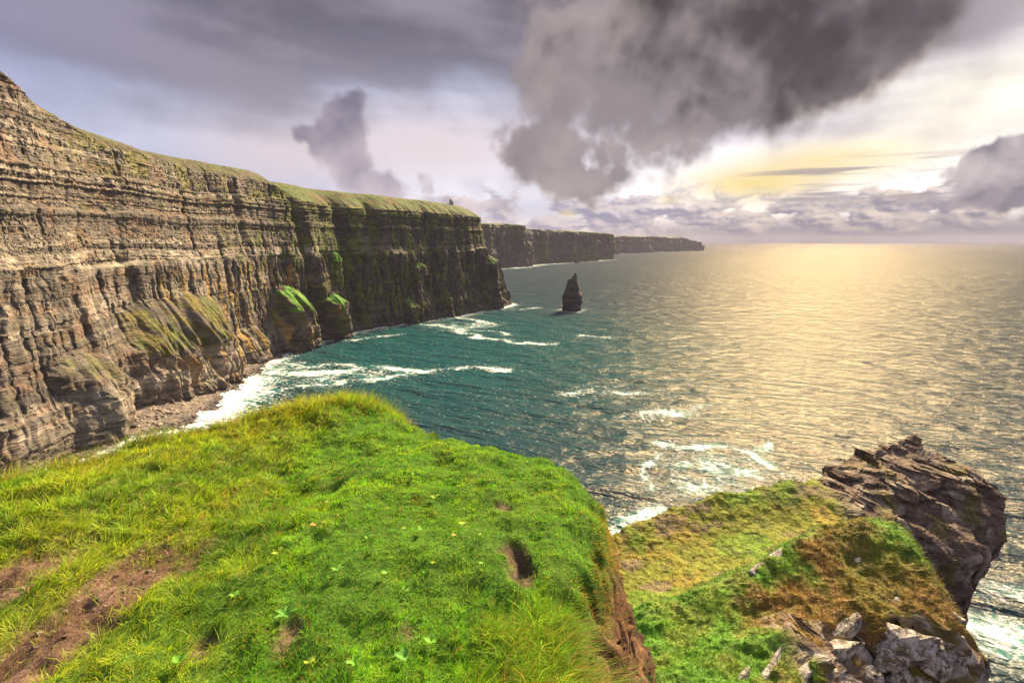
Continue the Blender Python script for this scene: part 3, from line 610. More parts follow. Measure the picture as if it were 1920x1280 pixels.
def tps(ctrl, lam=0.15):
    n = len(ctrl); xy = ctrl[:, :2]
    def U(r2): return np.where(r2 > 1e-9, 0.5 * r2 * np.log(np.maximum(r2, 1e-9)), 0)
    K_ = U(((xy[:, None] - xy[None]) ** 2).sum(-1)) + lam * np.eye(n)
    Pm = np.hstack([np.ones((n, 1)), xy]); L = np.zeros((n + 3, n + 3)); L[:n, :n] = K_; L[:n, n:] = Pm; L[n:, :n] = Pm.T
    w = np.linalg.solve(L, np.concatenate([ctrl[:, 2], np.zeros(3)]))
    def f(x, y):
        sh = x.shape; x, y = x.ravel(), y.ravel(); out = w[n] + w[n + 1] * x + w[n + 2] * y
        for k in range(n): out = out + w[k] * U((x - xy[k, 0]) ** 2 + (y - xy[k, 1]) ** 2)
        return out.reshape(sh)
    return f
prom_base = tps(CTRL)
PROM_EDGE = [(-3, 7), (1, 14), (2, 24), (3, 33), (5.5, 38.5), (7.6, 41.6), (10.5, 43), (15, 44.2), (19, 45), (23, 45.6), (28, 46.8), (32, 49), (36, 52), (43.5, 54), (46.5, 51.5), (47.5, 48), (48.2, 45.5), (46.2, 42.6),
             (42.5, 39.4), (39, 37.4), (33, 35.8), (28, 32), (23.6, 28.4), (22.6, 25), (22.0, 22), (21.2, 19), (21.2, 16), (18, 11), (10, 5)]
def prom_masks(x, y):
    w1, w2 = fbm(x / 3.1, y / 3.1, seed=501), fbm(x / 0.9, y / 0.9, seed=502)
    crag = sst(x * 0.80 - (y - 37.5) * 0.42 - 24.4 + 1.1 * w1 + 0.7 * w2, -0.6, 0.6) * sst(y, 32, 35)
    crag = np.maximum(crag, sst(y - 0.4 * x + 0.8 * w1, 25.8, 27.2) * sst(x, 29.0, 31.0) * (y > 34))
    knob = sst(-y + 29.0 + 0.10 * (x - 12) + 0.4 * w1, -0.8, 0.8)
    brown = knob * sst((x - 13.2) * 0.55 - (y - 21.0) * 0.75 + 3.4 * w1 + 1.6 * w2, -1.6, 2.8)
    return crag, knob, brown
def prom_z(x, y):
    d = polydist(x, y, PROM_EDGE); z = prom_base(x, y)
    crag, knob, brown = prom_masks(x, y)
    turf = 1 - crag
    z = z + turf * (0.11 * fbm(x / 1.6, y / 1.6, seed=511) + 0.10 * fbm(x / 0.5, y / 0.5, seed=512)) + turf * knob * (0.13 * (ridge(x / 0.55, y / 0.4, seed=518, o=2) - 0.5) + 0.30 * ridge(x / 1.3 + 0.3 * y, y / 0.8 - 0.3 * x, seed=513, o=3) - 0.24)
    face_ = sst(0.6 * fbm(x / 1.1, y / 1.1, seed=541) + 20.9 + 0.10 * (x - 16) - y, -0.3, 0.3) * sst(x + 0.8 * fbm(x / 1.5, y / 1.5, seed=543), 10.5, 12.5) * sst(y, 12, 14)
    z = z + face_ * 0.5 * (ridge(x / 1.2, y / 0.8, seed=545, o=4) - 0.55)
    crag = np.maximum(crag, face_ * sst(fbm(x / 1.3, y / 1.0, seed=547), -0.45, -0.05))
    st = (x * 0.62 + y * 0.35 + z * 0.9)
    z = z + crag * (y > 31) * (1.25 * (ridge(st / 4.6, (x - y) / 16, seed=514, o=3) - 0.55) + 0.55 * (ridge(x / 2.2, y / 2.2, seed=515, o=3) - 0.5) + 0.22 * np.round(2.2 * fbm(st / 1.3, (x - y) / 5, seed=516, o=2)))
    dd = d + 0.35 * fbm(x / 2.2, y / 2.2, seed=517) * 1.4
    out = np.clip(0.55 - dd, 0, None)
    z = z - 0.55 * np.clip(1.1 - dd, 0, 1.1) ** 2 - out * np.where(x > 24, 4.5, 3.0) - np.clip(out - 1.5, 0, None) * np.where(x > 24, 8.0, 3.0)
    return z, d, crag, knob, brown, dd
gx, gy = np.arange(-9, 62, 0.19), np.arange(3, 68, 0.19)
gx = np.concatenate([np.arange(-9, 1, 0.6), np.arange(1, 27, 0.125), np.arange(27, 52, 0.17), np.arange(52, 66, 0.9)])
gy = np.concatenate([np.arange(3, 13, 0.5), np.arange(13, 31, 0.125), np.arange(31, 56, 0.17), np.arange(56, 70, 0.9)])
PX, PY = np.meshgrid(gx, gy)
PZ, pd, crag, knob, brown, dd = prom_z(PX, PY)
PZ = np.maximum(PZ, -CAM_Z - 4)
out = sst(dd, 0.5, -0.8)
rocky = np.maximum(crag, out)
# jut the crag out sideways so that its seaward edge overhangs
jx = rocky * (2.2 * (ridge(PY / 3.4 + PZ * 0.12, PZ / 2.6, PX / 7, seed=521, o=3) - 0.55) + 0.25 * fbm(PY / 0.7, PZ / 0.6, PX / 2, seed=522)); jy = rocky * (1.8 * (ridge(PX / 3.4, PZ / 2.6, PY / 7, seed=523, o=3) - 0.55) + 0.25 * fbm(PX / 0.7, PZ / 0.6, PY / 2, seed=524))
over = 0.6 * sst(pd, 2.5, -0.5) * crag * sst(PZ, -31, -25) * sst(PX, 38, 44)
dep = np.clip(-26.8 - PZ, 0, None); und = (0.50 * np.minimum(dep, 9) + 0.09 * np.clip(dep - 9, 0, 60)) * sst(PX, 31, 37) * rocky
ux, uy = PX - 37, PY - 45; ul = np.maximum(np.hypot(ux, uy), 1.0)
VX, VY = PX + jx + over - und * ux / ul, PY + jy - und * uy / ul
n1_, n2_, n3_ = fbm(PX / 2.6, PY / 2.6, seed=531), fbm(PX / 0.7, PY / 0.7, seed=532), fbm(PX / 7, PY / 7, seed=533)
c = np.tile(C_(.15, .165, .02), (*PX.shape, 1))
c = mixn(c, C_(.26, .19, .032), sst(n1_ + 0.8 * n3_, -0.2, 0.6) * 0.8); c = mixn(c, C_(.11, .20, .014), sst(n1_ - 0.8 * n3_ + (20 - PX) * 0.02, 0.05, 0.6) * 0.8)
c = mixn(c, C_(.07, .065, .03), sst(n2_ + 0.3 * n1_, 0.3, 0.75) * 0.6)
c = mixn(c, C_(.16, .11, .085), sst(fbm(PX / 3.5, PY / 1.6, seed=535), 0.42, 0.62) * 0.7 * (1 - knob))
k1 = mixn(np.tile(C_(.075, .185, .012), (*PX.shape, 1)), C_(.15, .175, .028), sst(n1_, 0, 0.6) * 0.8)
k1 = mixn(k1, C_(.17, .095, .028), np.clip(brown * (0.9 + 0.5 * n1_), 0, 1)); k1 = mixn(k1, C_(.05, .075, .015), sst(-n2_ - n1_ * 0.4, 0.25, 0.7) * 0.5)
c = mixn(c, k1, knob)
r1 = mixn(np.tile(C_(.125, .086, .062), (*PX.shape, 1)), C_(.32, .26, .205), sst(fbm(PX / 1.3, PY / 1.3, PZ / 0.6, seed=537), 0.0, 0.55) * 0.75)
r1 = mixn(r1, C_(.045, .037, .034), sst(-fbm(PX / 1.1, PY / 1.1, PZ / 0.5, seed=538), 0.12, 0.6) * 0.75)
r1 = mixn(r1, C_(.13, .105, .03), sst(fbm(PX / 1.8, PY / 1.8, seed=539), 0.22, 0.55) * 0.7)
r1 = mixn(r1, C_(.40, .36, .32), sst(fbm(PX / 0.5, PY / 0.5, PZ / 0.4, seed=549), 0.05, 0.3) * sst(PY, 22.5, 21.5) * 0.9)
c = mixn(c, r1, rocky)
put('promontory', mesh('promontory', np.stack([VX, VY, PZ + CAM_Z], -1).reshape(-1, 3), gridfaces(len(gy), len(gx)), c.reshape(-1, 3), M_CRAG, False), kind='structure',
    label='lower grassy promontory ending in a dark rocky crag')

# ---------------------------------------------------------------- the turf the camera stands on
EDGE = [(-14, -8), (-14, 0.5), (-9, 2.2), (-6.2, 2.9), (-4.7, 3.45), (-3.9, 3.85), (-3.35, 4.55), (-2.75, 5.05), (-2.3, 5.25), (-1.75, 5.35), (-1.3, 5.2), (-0.95, 4.9), (-0.66, 4.55), (-0.3, 4.2), (0.05, 4.0), (0.34, 3.8), (0.52, 3.56),
        (0.575, 3.2), (0.53, 2.8), (0.44, 2.45), (0.33, 2.2), (0.31, 1.8), (0.40, 1.4), (0.55, 0.8), (0.9, 0.0), (1.6, -2), (3, -8)]
def path_mask(x, y):
    w = 0.07 * fbm(x / 0.25, y / 0.25, seed=601) + 0.05 * fbm(x / 0.08, y / 0.08, seed=602)
    a = sst(0.6 * w + 0.25 - np.abs(x + 2.08 - 0.10 * (y - 2.0)), -0.03, 0.06) * sst(y + w * 2, 2.9, 2.6)
    b_ = sst(0.6 * w + 0.18 - np.abs(x + 2.74 - 0.22 * (y - 2.2)), -0.03, 0.06) * sst(y + w * 2, 2.85, 2.55)
    c_ = sst(w + 0.10 - np.hypot((x + 2.02) / 1.3, (y - 3.02) / 0.9), -0.02, 0.05)
    m = np.maximum(a, b_) ; m = np.maximum(m, c_ * 0.7)
    for px, py, r_ in ((0.04, 2.36, 0.07), (0.00, 2.52, 0.06), (-0.98, 1.98, 0.05), (-1.35, 1.95, 0.045), (-0.05, 2.95, 0.07), (-0.46, 1.95, 0.05)):
        m = np.maximum(m, 0.9 * sst(r_ + w * 0.5 - np.hypot(x - px, (y - py) * 0.8), -0.03, 0.03))
    return m
def turf_z(x, y):
    d = polydist(x, y, EDGE) + 0.06 * fbm(x / 0.24, y / 0.24, seed=606, o=2) + 0.025 * fbm(x / 0.08, y / 0.08, seed=607, o=2)
    z = -1.70 + 0.17 * np.exp(-((x + 1.75) ** 2 / 0.45 + (y - 4.95) ** 2 / 0.35)) - 0.07 * np.exp(-((x + 0.78) ** 2 / 0.06 + (y - 4.5) ** 2 / 0.3)) + 0.07 * np.exp(-((x - 0.15) ** 2 / 0.25 + (y - 3.2) ** 2 / 0.4)) + 0.04 * np.exp(-((x + 0.7) ** 2 / 0.3 + (y - 2.6) ** 2 / 0.8))
    q = (x + 1.75 - 0.16 * (y - 3)) / 0.5
    z = z - 0.13 * np.exp(-q * q) * sst(y, 2.2, 3.2) - 0.10 * sst(-x, 1.5, 2.3)
    z = z + 0.05 * fbm(x / 0.5, y / 0.5, seed=611) + 0.022 * fbm(x / 0.14, y / 0.14, seed=612) + 0.05 * sst(-x, 1.4, 2.4) * ridge(x / 0.5 + y * .4, y / 0.3, seed=613, o=2)
    pm = path_mask(x, y)
    z = z - 0.035 * pm + pm * (0.020 * fbm(x / 0.06, y / 0.06, seed=614) + 0.018 * (ridge(x / 0.16, y / 0.09, seed=619, o=3) - .5))
    hw = 0.03 * fbm(x / 0.07, y / 0.07, seed=665, o=2)
    z = z - 0.06 * sst(1.0 - np.hypot((x - 0.03 + 0.25 * (y - 2.44) + hw) / 0.048, (y - 2.44 + hw) / 0.13), 0.0, 0.7)
    # rounded brow, then the broken bank below it
    rr = 0.34
    e = np.clip((rr - d) / rr, 0, 1)
    z = z - 0.15 * e ** 2.4
    o_ = np.clip(-d, 0, None)
    soil = sst(y, 2.5, 2.25)
    slope = lerp(3.4, 1.75, soil)
    z = z - slope * o_ + o_ * (0.22 * fbm(x / 0.2, y / 0.2, z / 0.15, seed=615) + 0.3 * soil * fbm(x / 0.06, y / 0.1, seed=616)) - 4.0 * np.clip(o_ - 1.3, 0, None) 
    bk = sst(-d, 0.0, 0.10)
    z = z + bk * (0.17 * (ridge(x / 0.22 + z, y / 0.16, z / 0.2, seed=617, o=3) - 0.55) + 0.035 * fbm(x / 0.05, y / 0.05, z / 0.05, seed=618, o=2))
    return z, d, pm
tx = np.concatenate([np.arange(-14.5, -9, 0.35), np.arange(-9, -5, 0.07), np.arange(-5, 1.7, 0.022), np.arange(1.7, 4, 0.15)])
ty = np.concatenate([np.arange(-8, -1, 0.4), np.arange(-1, 0.9, 0.07), np.arange(0.9, 6.0, 0.022), np.arange(6.0, 8.0, 0.2)])
TX, TY = np.meshgrid(tx, ty)
TZ, td, tpm = turf_z(TX, TY)
c = mixn(np.tile(C_(.07, .15, .014), (*TX.shape, 1)), C_(.13, .16, .02), sst(-TX + 0.5 * fbm(TX, TY, seed=621), 1.5, 2.3))
soilc = mixn(np.tile(C_(.16, .098, .072), (*TX.shape, 1)), C_(.085, .05, .037), sst(fbm(TX / 0.2, TY / 0.12, seed=623), -0.1, 0.5)); soilc = mixn(soilc, C_(.30, .20, .15), sst(fbm(TX / 0.35, TY / 0.2, seed=625), 0.25, 0.6) * 0.6)
c = mixn(c, soilc, tpm)
bank = sst(td, -0.03, -0.12); bankc = mixn(np.tile(C_(.19, .105, .055), (*TX.shape, 1)), C_(.035, .022, .016), sst(fbm(TX / 0.07, TY / 0.1, TZ / 0.05, seed=627), -0.1, 0.45) * 0.5); bankc = mixn(bankc, C_(.05, .032, .022), sst(fbm(TY / 0.2, TZ / 0.14, TX / 0.3, seed=629), 0.05, 0.4) * 0.8)
c = mixn(c, bankc, bank)
def soil_mat():
    m, t, b, p, o = newmat('turf_ground')
    g1 = noise(t, p, 26, 6, 0.7); g2 = noise(t, p, 110, 3, 0.6)
    setin(t, b.inputs['Base Color'], scalec(t, attr(t, 'col', 'Color'), g1.lin(0.25, 0.75, 0.35, 1.6)))
    b.inputs['Roughness'].default_value = 0.95; b.inputs['Specular IOR Level'].default_value = 0.2
    bump(t, b, g1 + g2 * 0.35, 1.0, 0.035); return m
M_SOIL = soil_mat()
lx = sst(td, -0.02, -0.14) * (0.10 * (ridge(TY / 0.26, TZ / 0.16, seed=635, o=3) - 0.55) + 0.05 * fbm(TY / 0.08, TZ / 0.07, TX / 0.2, seed=637))
put('ground', mesh('ground', np.stack([TX + lx, TY + 0.6 * lx, TZ + CAM_Z], -1).reshape(-1, 3), gridfaces(len(ty), len(tx)), c.reshape(-1, 3), M_SOIL, True), kind='structure', label='turf covered cliff top with a worn brown footpath')
# the rock below the turf, down to the sea
foot = np.array(EDGE + [(3, -8)]); nrm_ = foot - np.array([-4, -2]); nrm_ /= np.linalg.norm(nrm_, axis=1, keepdims=True)
lev = [(0.9, -4.2), (1.4, -9), (3, -20), (5, -45), (9, -90), (14, -CAM_Z - 3)]
sF, pF = spline(foot, 0.6); TF = np.gradient(pF, axis=0); TF /= np.linalg.norm(TF, axis=1, keepdims=True); NF_ = np.stack([-TF[:, 1], TF[:, 0]], 1)
rows, cr = [], []
for f in np.linspace(0, 1, 60):
    o_ = np.interp(f, np.linspace(0, 1, 6), [a for a, b in lev]); z_ = np.interp(f, np.linspace(0, 1, 6), [b for a, b in lev])
    o2 = o_ + 0.6 * (f > 0.02) * fbm(sF / 2, sF * 0 + z_ / 2, seed=631)
    rows.append(np.stack([pF[:, 0] + NF_[:, 0] * o2, pF[:, 1] + NF_[:, 1] * o2, sF * 0 + z_ + CAM_Z], -1)[None]); cr.append(lerp(C_(.10, .08, .065), C_(.24, .20, .16), hash1(np.floor(sF / 1.3) + 97 * round(z_ / 0.8), 3)[:, None])[None])
rows, cr = np.concatenate(rows), np.concatenate(cr)
put('cliff_face', mesh('cliff_face', rows.reshape(-1, 3), gridfaces(60, len(sF)), cr.reshape(-1, 3), M_CRAG, False), kind='structure', label='sheer rock face below the turf')

# ---------------------------------------------------------------- grass blades
def grass_mat(name, trans=0.5):
    m, t, b, p, o = newmat(name)
    c = attr(t, 'col', 'Color')
    b.inputs['Roughness'].default_value = 0.5; b.inputs['Specular IOR Level'].default_value = 0.25
    setin(t, b.inputs['Base Color'], c)
    tr = t.nodes.new('ShaderNodeBsdfTranslucent'); setin(t, tr.inputs[0], mixc(t, 1.0, c, (1.25, 1.15, 0.55), 'MULTIPLY'))
    mx = t.nodes.new('ShaderNodeMixShader'); mx.inputs[0].default_value = trans
    t.links.new(b.outputs[0], mx.inputs[1]); t.links.new(tr.outputs[0], mx.inputs[2]); t.links.new(mx.outputs[0], o.inputs[0])
    return m
M_GRASS = grass_mat('grass_blade')
def blades(base, length, width, dirx, diry, lean, col, tipc, curl=0.6, seed=1, seg=2):
    """base (n,3); lean: horizontal reach as a share of the length; returns verts, tris, colours"""
    n = len(base); g = np.random.default_rng(seed)
    h = np.stack([dirx, diry, np.zeros(n)], 1); h /= np.maximum(np.linalg.norm(h, axis=1, keepdims=True), 1e-6)
    fa = g.random(n) * 6.28; sd = np.stack([np.cos(fa), np.sin(fa), np.zeros(n)], 1) * (width / 2)[:, None]
    up = np.sqrt(np.clip(1 - lean ** 2, 0.04, 1))
    vs_, cs = [], []
    fr = [0, 0.5, 1] if seg == 2 else [0, 1]
    for f in fr:
        q = h * (length * lean * f ** (1 + curl))[:, None]; q[:, 2] += length * up * (f - curl * 0.35 * lean * f * f)
        ctr = base + q; w = (1 - f ** 1.6)
        cc = col + (tipc - col) * f
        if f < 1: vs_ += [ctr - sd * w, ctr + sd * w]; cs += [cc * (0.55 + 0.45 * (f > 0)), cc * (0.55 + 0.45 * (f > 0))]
        else: vs_.append(ctr); cs.append(cc)
    k = len(vs_); vv = np.stack(vs_, 1).reshape(-1, 3); cc = np.stack(cs, 1).reshape(-1, 3)
    tri = np.array([(0, 1, 2), (1, 3, 2), (2, 3, 4)] if seg == 2 else [(0, 1, 2)])
    return vv, (tri[None] + k * np.arange(n)[:, None, None]).reshape(-1, 3), cc
def merge(parts):
    vs_, fs, cs, o_ = [], [], [], 0
    for v, f, c in parts: vs_.append(v); fs.append(f + o_); cs.append(c); o_ += len(v)
    return np.vstack(vs_), np.vstack(fs), np.vstack(cs)
g = np.random.default_rng(33)
def scatter(n, x0, x1, y0, y1): return x0 + (x1 - x0) * g.random(n), y0 + (y1 - y0) * g.random(n)
def turf_pts(x, y, dmin=-0.16):
    z, d, pm = turf_z(x, y); return z, d, pm
# zones
x, y = scatter(600000, -5.2, 0.9, 0.75, 5.7); xa, ya = scatter(150000, -9.0, -5.2, 0.3, 3.8); xb, yb = scatter(40000, -5.2, 1.4, -1.0, 0.75); x, y = np.concatenate([x, xa, xb]), np.concatenate([y, ya, yb])
dist = np.hypot(x, y); infr = np.where(np.abs(x) < y * 1.12 + 0.6, 1.0, 0.28)
left = sst(-x + 0.35 * fbm(x / 0.6, y / 0.6, seed=641) - 0.12 * (y - 3), 1.35, 1.75)
fringe = sst(y + 0.3 * fbm(x / 0.4, y / 0.4, seed=643) - np.interp(x, [-5, -3.9, -2.6, -1.5, -0.9, 0.6], [2.7, 3.3, 4.55, 4.8, 5.6, 9]), -0.1, 0.25)
keep = g.random(len(x)) < np.where(left > 0.5, 0.42, 1.0) * np.clip(3.4 / dist, 0.45, 1.0) * infr
x, y, left, fringe, dist = (a[keep] for a in (x, y, left, fringe, dist))
z, d, pm = turf_pts(x, y)
ok = (d > -0.10 - 0.12 * g.random(len(x)) * (y > 2.4)) & (g.random(len(x)) > pm * 0.93) & ((y > 2.4) | (d > -0.02))
x, y, z, d, pm, left, fringe, dist = (a[ok] for a in (x, y, z, d, pm, left, fringe, dist)); n = len(x)
rightlow = sst(x, -0.35, 0.15) * sst(y, 2.35, 1.9)          # longer, drier grass by the broken edge
low = sst(y, 2.3, 1.75) * (1 - left)
clump = fbm(x / 0.12, y / 0.12, seed=645); big = fbm(x / 0.55, y / 0.55, seed=647)
ln = lerp(0.012 + 0.015 * g.random(n), 0.055 + 0.06 * g.random(n), left)
ln = lerp(ln, 0.024 + 0.04 * g.random(n), low * 0.8); ln = lerp(ln, 0.09 + 0.12 * g.random(n), np.maximum(fringe, rightlow))
ln *= (1 + 0.35 * clump)
wd = lerp(0.0034, 0.0034, left) * (0.7 + 0.6 * g.random(n)) * np.clip(dist / 2.6, 0.9, 1.6)
ang = 6.28 * g.random(n); lean = lerp(0.35 + 0.45 * g.random(n), 0.5 + 0.45 * g.random(n), np.maximum(left, rightlow))
wind = lerp(0.25, 1.1, np.maximum(left, np.maximum(fringe, rightlow)))
wa = 0.4 + 1.2 * fbm(x / 0.7, y / 0.7, seed=649)
dxn, dyn = np.cos(ang) + wind * np.cos(wa), np.sin(ang) + wind * np.sin(wa) * 0.6
e_ = 0.02; d0 = polydist(x, y, EDGE); gxn, gyn = (polydist(x + e_, y, EDGE) - d0) / e_, (polydist(x, y + e_, EDGE) - d0) / e_      # the rim blades hang outward over the edge
rimk = sst(d, 0.13, -0.02); ln = ln * (1 + 0.8 * rimk * (0.4 + g.random(n))); lean = np.clip(lean + 0.35 * rimk, 0, 0.97)
cs = lerp(0.055, 0.12, (left > 0.5) * 1.0); ci, cj = np.floor(x / cs), np.floor(y / cs)
cx, cy = (ci + 0.25 + 0.5 * hash2(ci, cj, 71)) * cs, (cj + 0.25 + 0.5 * hash2(ci, cj, 73)) * cs
tuft = hash2(ci, cj, 75); ox, oy = (x - cx) / cs, (y - cy) / cs                        # blades fan out of their tuft
dxn, dyn = dxn * 0.55 + 2.4 * ox - 3.0 * rimk * gxn, dyn * 0.55 + 2.4 * oy - 3.0 * rimk * gyn
ln = ln * (0.65 + 0.75 * tuft) * (1.15 - 0.45 * np.clip(np.hypot(ox, oy) * 1.6, 0, 1))
gc = mixn(np.tile(C_(.09, .34, .018), (n, 1)), C_(.21, .45, .024), g.random(n) * sst(big + 0.5 * clump, -0.5, 0.6))
gc = mixn(gc, C_(.035, .155, .045), sst(-big, -0.05, 0.5) * 0.75 * g.random(n))
pat = fbm(x / 0.25, y / 0.25, seed=661)
gc = mixn(gc, C_(.27, .42, .03), sst(pat, 0.05, 0.45) * 0.75 * g.random(n))
gc = mixn(gc, C_(.045, .20, .03), sst(-pat, 0.05, 0.5) * 0.6); gc = gc * (1 + 0.3 * fbm(x / 0.04, y / 0.04, seed=663, o=2))[:, None]
gl_ = mixn(np.tile(C_(.23, .40, .022), (n, 1)), C_(.40, .44, .04), g.random(n) * sst(big, -0.4, 0.6)); gl_ = mixn(gl_, C_(.065, .19, .02), sst(-big - 0.4 * clump, 0.0, 0.5) * 0.8)
gc = np.where((g.random(n) < 0.14)[:, None], C_(.30, .44, .05), gc)
gc = mixn(gc, gl_, left) * (0.78 + 0.44 * hash2(ci, cj, 77))[:, None]
gc = mixn(gc, C_(.30, .27, .05), np.maximum(fringe * 0.45, rightlow * 0.40) * g.random(n))
straw = g.random(n) < (0.03 + 0.02 * left + 0.14 * rightlow + 0.12 * fringe + 0.20 * sst(d, 0.12, 0.0) * (y < 3.6) + 0.16 * sst(fbm(x / 0.3, y / 0.3, seed=673), 0.3, 0.6))
gc = np.where(straw[:, None], lerp(C_(.42, .30, .11), C_(.36, .17, .05), g.random((n, 1))), gc)
rim = sst(d, 0.05, -0.05) * sst(y, 2.3, 2.6) * (x > -1.3) * sst(fbm(x / 0.3, y / 0.3, seed=671) + 0.9 * (x > 0.3), -0.1, 0.5)
gc = mixn(gc, C_(.42, .15, .025), rim * 0.85 * (g.random(n) < 0.75))
tip_ = gc * 1.12 + C_(.03, .02, .0)
G1 = blades(np.stack([x, y, z - 0.003 + CAM_Z], 1), ln, wd, dxn, dyn, lean, gc, tip_, 0.6, 5)
# dead stalks lying on the bare path
nx = 9000; x, y = -3.2 + 1.6 * g.random(nx), 1.4 + 1.8 * g.random(nx); pm = path_mask(x, y); ok = g.random(nx) < pm; x, y = x[ok], y[ok]; z = turf_z(x, y)[0]; nx = len(x); ang = 6.28 * g.random(nx)
sc_ = lerp(C_(.42, .27, .16), C_(.22, .12, .07), g.random((nx, 1)))
G2 = blades(np.stack([x, y, z + CAM_Z + 0.002], 1), 0.03 + 0.07 * g.random(nx) ** 2, np.full(nx, 0.0026), np.cos(ang) + 0.8, np.sin(ang) + .5, np.full(nx, 0.97), sc_, sc_, 0.1, 6)
nx = 1500; x = -4.4 + 3.7 * g.random(nx); y = np.interp(x, [a for a, b in EDGE[3:16]], [b for a, b in EDGE[3:16]]) - 0.03 - 0.30 * g.random(nx) ** 1.5; z = turf_z(x, y)[0]
sc_ = lerp(C_(.24, .36, .03), C_(.46, .38, .12), g.random((nx, 1)) ** 1.4)
G4 = blades(np.stack([x, y, z + CAM_Z], 1), (0.10 + 0.15 * g.random(nx)) * sst(x, -0.6, -1.5), np.full(nx, 0.0035), 1 + 0.9 * g.normal(size=nx), 0.9 * g.normal(size=nx), 0.25 + 0.5 * g.random(nx), sc_ * 0.8, sc_ * 1.1, 0.8, 12)
v, f, cc = merge([G1, G4])
put('grass', mesh('grass', v, f, cc, M_GRASS, True), kind='stuff', label='bright green turf and longer yellowish grass on the cliff top')
nx = 7000; x, y = 0.3 + 0.8 * g.random(nx), 1.0 + 1.6 * g.random(nx); z, d, pm = turf_z(x, y); ok = (d < 0.02) & (d > -0.7) & (g.random(nx) < np.exp(d / 0.22)); x, y, z = x[ok], y[ok], z[ok]; nx = len(x)
sc_ = lerp(C_(.36, .25, .10), C_(.17, .085, .035), g.random((nx, 1)))
G3 = blades(np.stack([x, y, z + CAM_Z], 1), 0.03 + 0.09 * g.random(nx) ** 2, np.full(nx, 0.003), 1 + 0.6 * g.normal(size=nx), -0.3 + 0.6 * g.normal(size=nx), 0.55 + 0.4 * g.random(nx), sc_, sc_ * 1.1, 1.2, 9)
put('dry_grass', mesh('dry_grass', *merge([G2, G3])[:2], merge([G2, G3])[2], M_GRASS, True), kind='stuff', label='dead straw on the bare brown path and the broken bank')
nx = 700; x, y = -3.3 + 1.9 * g.random(nx), 1.3 + 2.0 * g.random(nx); ok = path_mask(x, y) > 0.6; x, y = x[ok], y[ok]; nx = len(x); z = turf_z(x, y)[0]
vv = IV[None] * (0.004 + 0.013 * g.random((nx, 1, 1)) ** 3) * (0.7 + 0.6 * g.random((nx, 12, 1))) * np.array([1.2, 1, 0.7]) + np.stack([x, y, z + CAM_Z + 0.002], 1)[:, None]
v, f, cc = vv.reshape(-1, 3), (IF[None] + 12 * np.arange(nx)[:, None, None]).reshape(-1, 3), np.repeat(lerp(C_(.09, .055, .042), C_(.30, .24, .20), g.random((nx, 1)) ** 2), 12, 0)

put('pebbles', mesh('pebbles', v, f, cc, M_STONE, False), kind='stuff', label='crumbs of earth and pebbles on the footpath')
# grass on the promontory
nx = 95000; x, y = scatter(nx, 1, 27, 13, 31)
z, d, cg, kn, br, dd = prom_z(x, y); ok = (dd > 0.25) & (cg < 0.5) & (g.random(nx) < 0.35 + 0.65 * kn); x, y, z, kn, br = (a[ok] for a in (x, y, z, kn, br)); nx = len(x)
b1 = fbm(x / 1.2, y / 1.2, seed=651); ti, tj_ = np.floor(x / 0.32), np.floor(y / 0.32); tuft = hash2(ti, tj_, 85)
pc = mixn(np.tile(C_(.07, .20, .012), (nx, 1)), C_(.17, .23, .03), sst(b1, -0.2, 0.5) * g.random(nx)); pc = mixn(pc, C_(.24, .135, .035), np.clip(br * (0.95 + 0.5 * b1), 0, 1) * (0.5 + 0.5 * g.random(nx)))
wa = 0.2 + 1.0 * fbm(x / 1.6, y / 1.6, seed=653)
pc = pc * (0.55 + 0.9 * tuft)[:, None]
P1 = blades(np.stack([x, y, z - 0.02 + CAM_Z], 1), (0.12 + 0.15 * g.random(nx)) * (1 + 0.4 * b1) * (0.6 + 0.9 * tuft), 0.022 + 0.016 * g.random(nx), np.cos(wa) + 0.5 * g.normal(size=nx), -0.6 + np.sin(wa) + 0.5 * g.normal(size=nx), 0.72 + 0.22 * g.random(nx), pc * 0.55, pc * 1.35, 0.7, 7)
nx = 60000; x, y = scatter(nx, 2, 40, 28, 50)
z, d, cg, kn, br, dd = prom_z(x, y); ok = (dd > 0.3) & (cg < 0.4) & (kn < 0.5); x, y, z = x[ok], y[ok], z[ok]; nx = len(x); b1 = fbm(x / 2.6, y / 2.6, seed=531); b3 = fbm(x / 7, y / 7, seed=533)
pc = mixn(np.tile(C_(.16, .165, .02), (nx, 1)), C_(.24, .165, .03), sst(b1 + 0.8 * b3, -0.2, 0.6) * g.random(nx)); pc = mixn(pc, C_(.08, .17, .012), sst(b1 - 0.8 * b3, 0.05, 0.6) * 0.8)
pc = pc * (0.6 + 0.8 * hash2(np.floor(x / 0.5), np.floor(y / 0.5), 87))[:, None]
P2 = blades(np.stack([x, y, z - 0.02 + CAM_Z], 1), (0.07 + 0.12 * g.random(nx)), 0.025 + 0.02 * g.random(nx), g.normal(size=nx) + .5, g.normal(size=nx), 0.4 + 0.4 * g.random(nx), pc * 0.75, pc * 1.2, 0.5, 8, seg=1)
v, f, cc = merge([P1, P2])
put('tussock_grass', mesh('tussock_grass', v, f, cc, M_GRASS, True), kind='stuff', label='windswept green and russet tussock grass on the promontory')

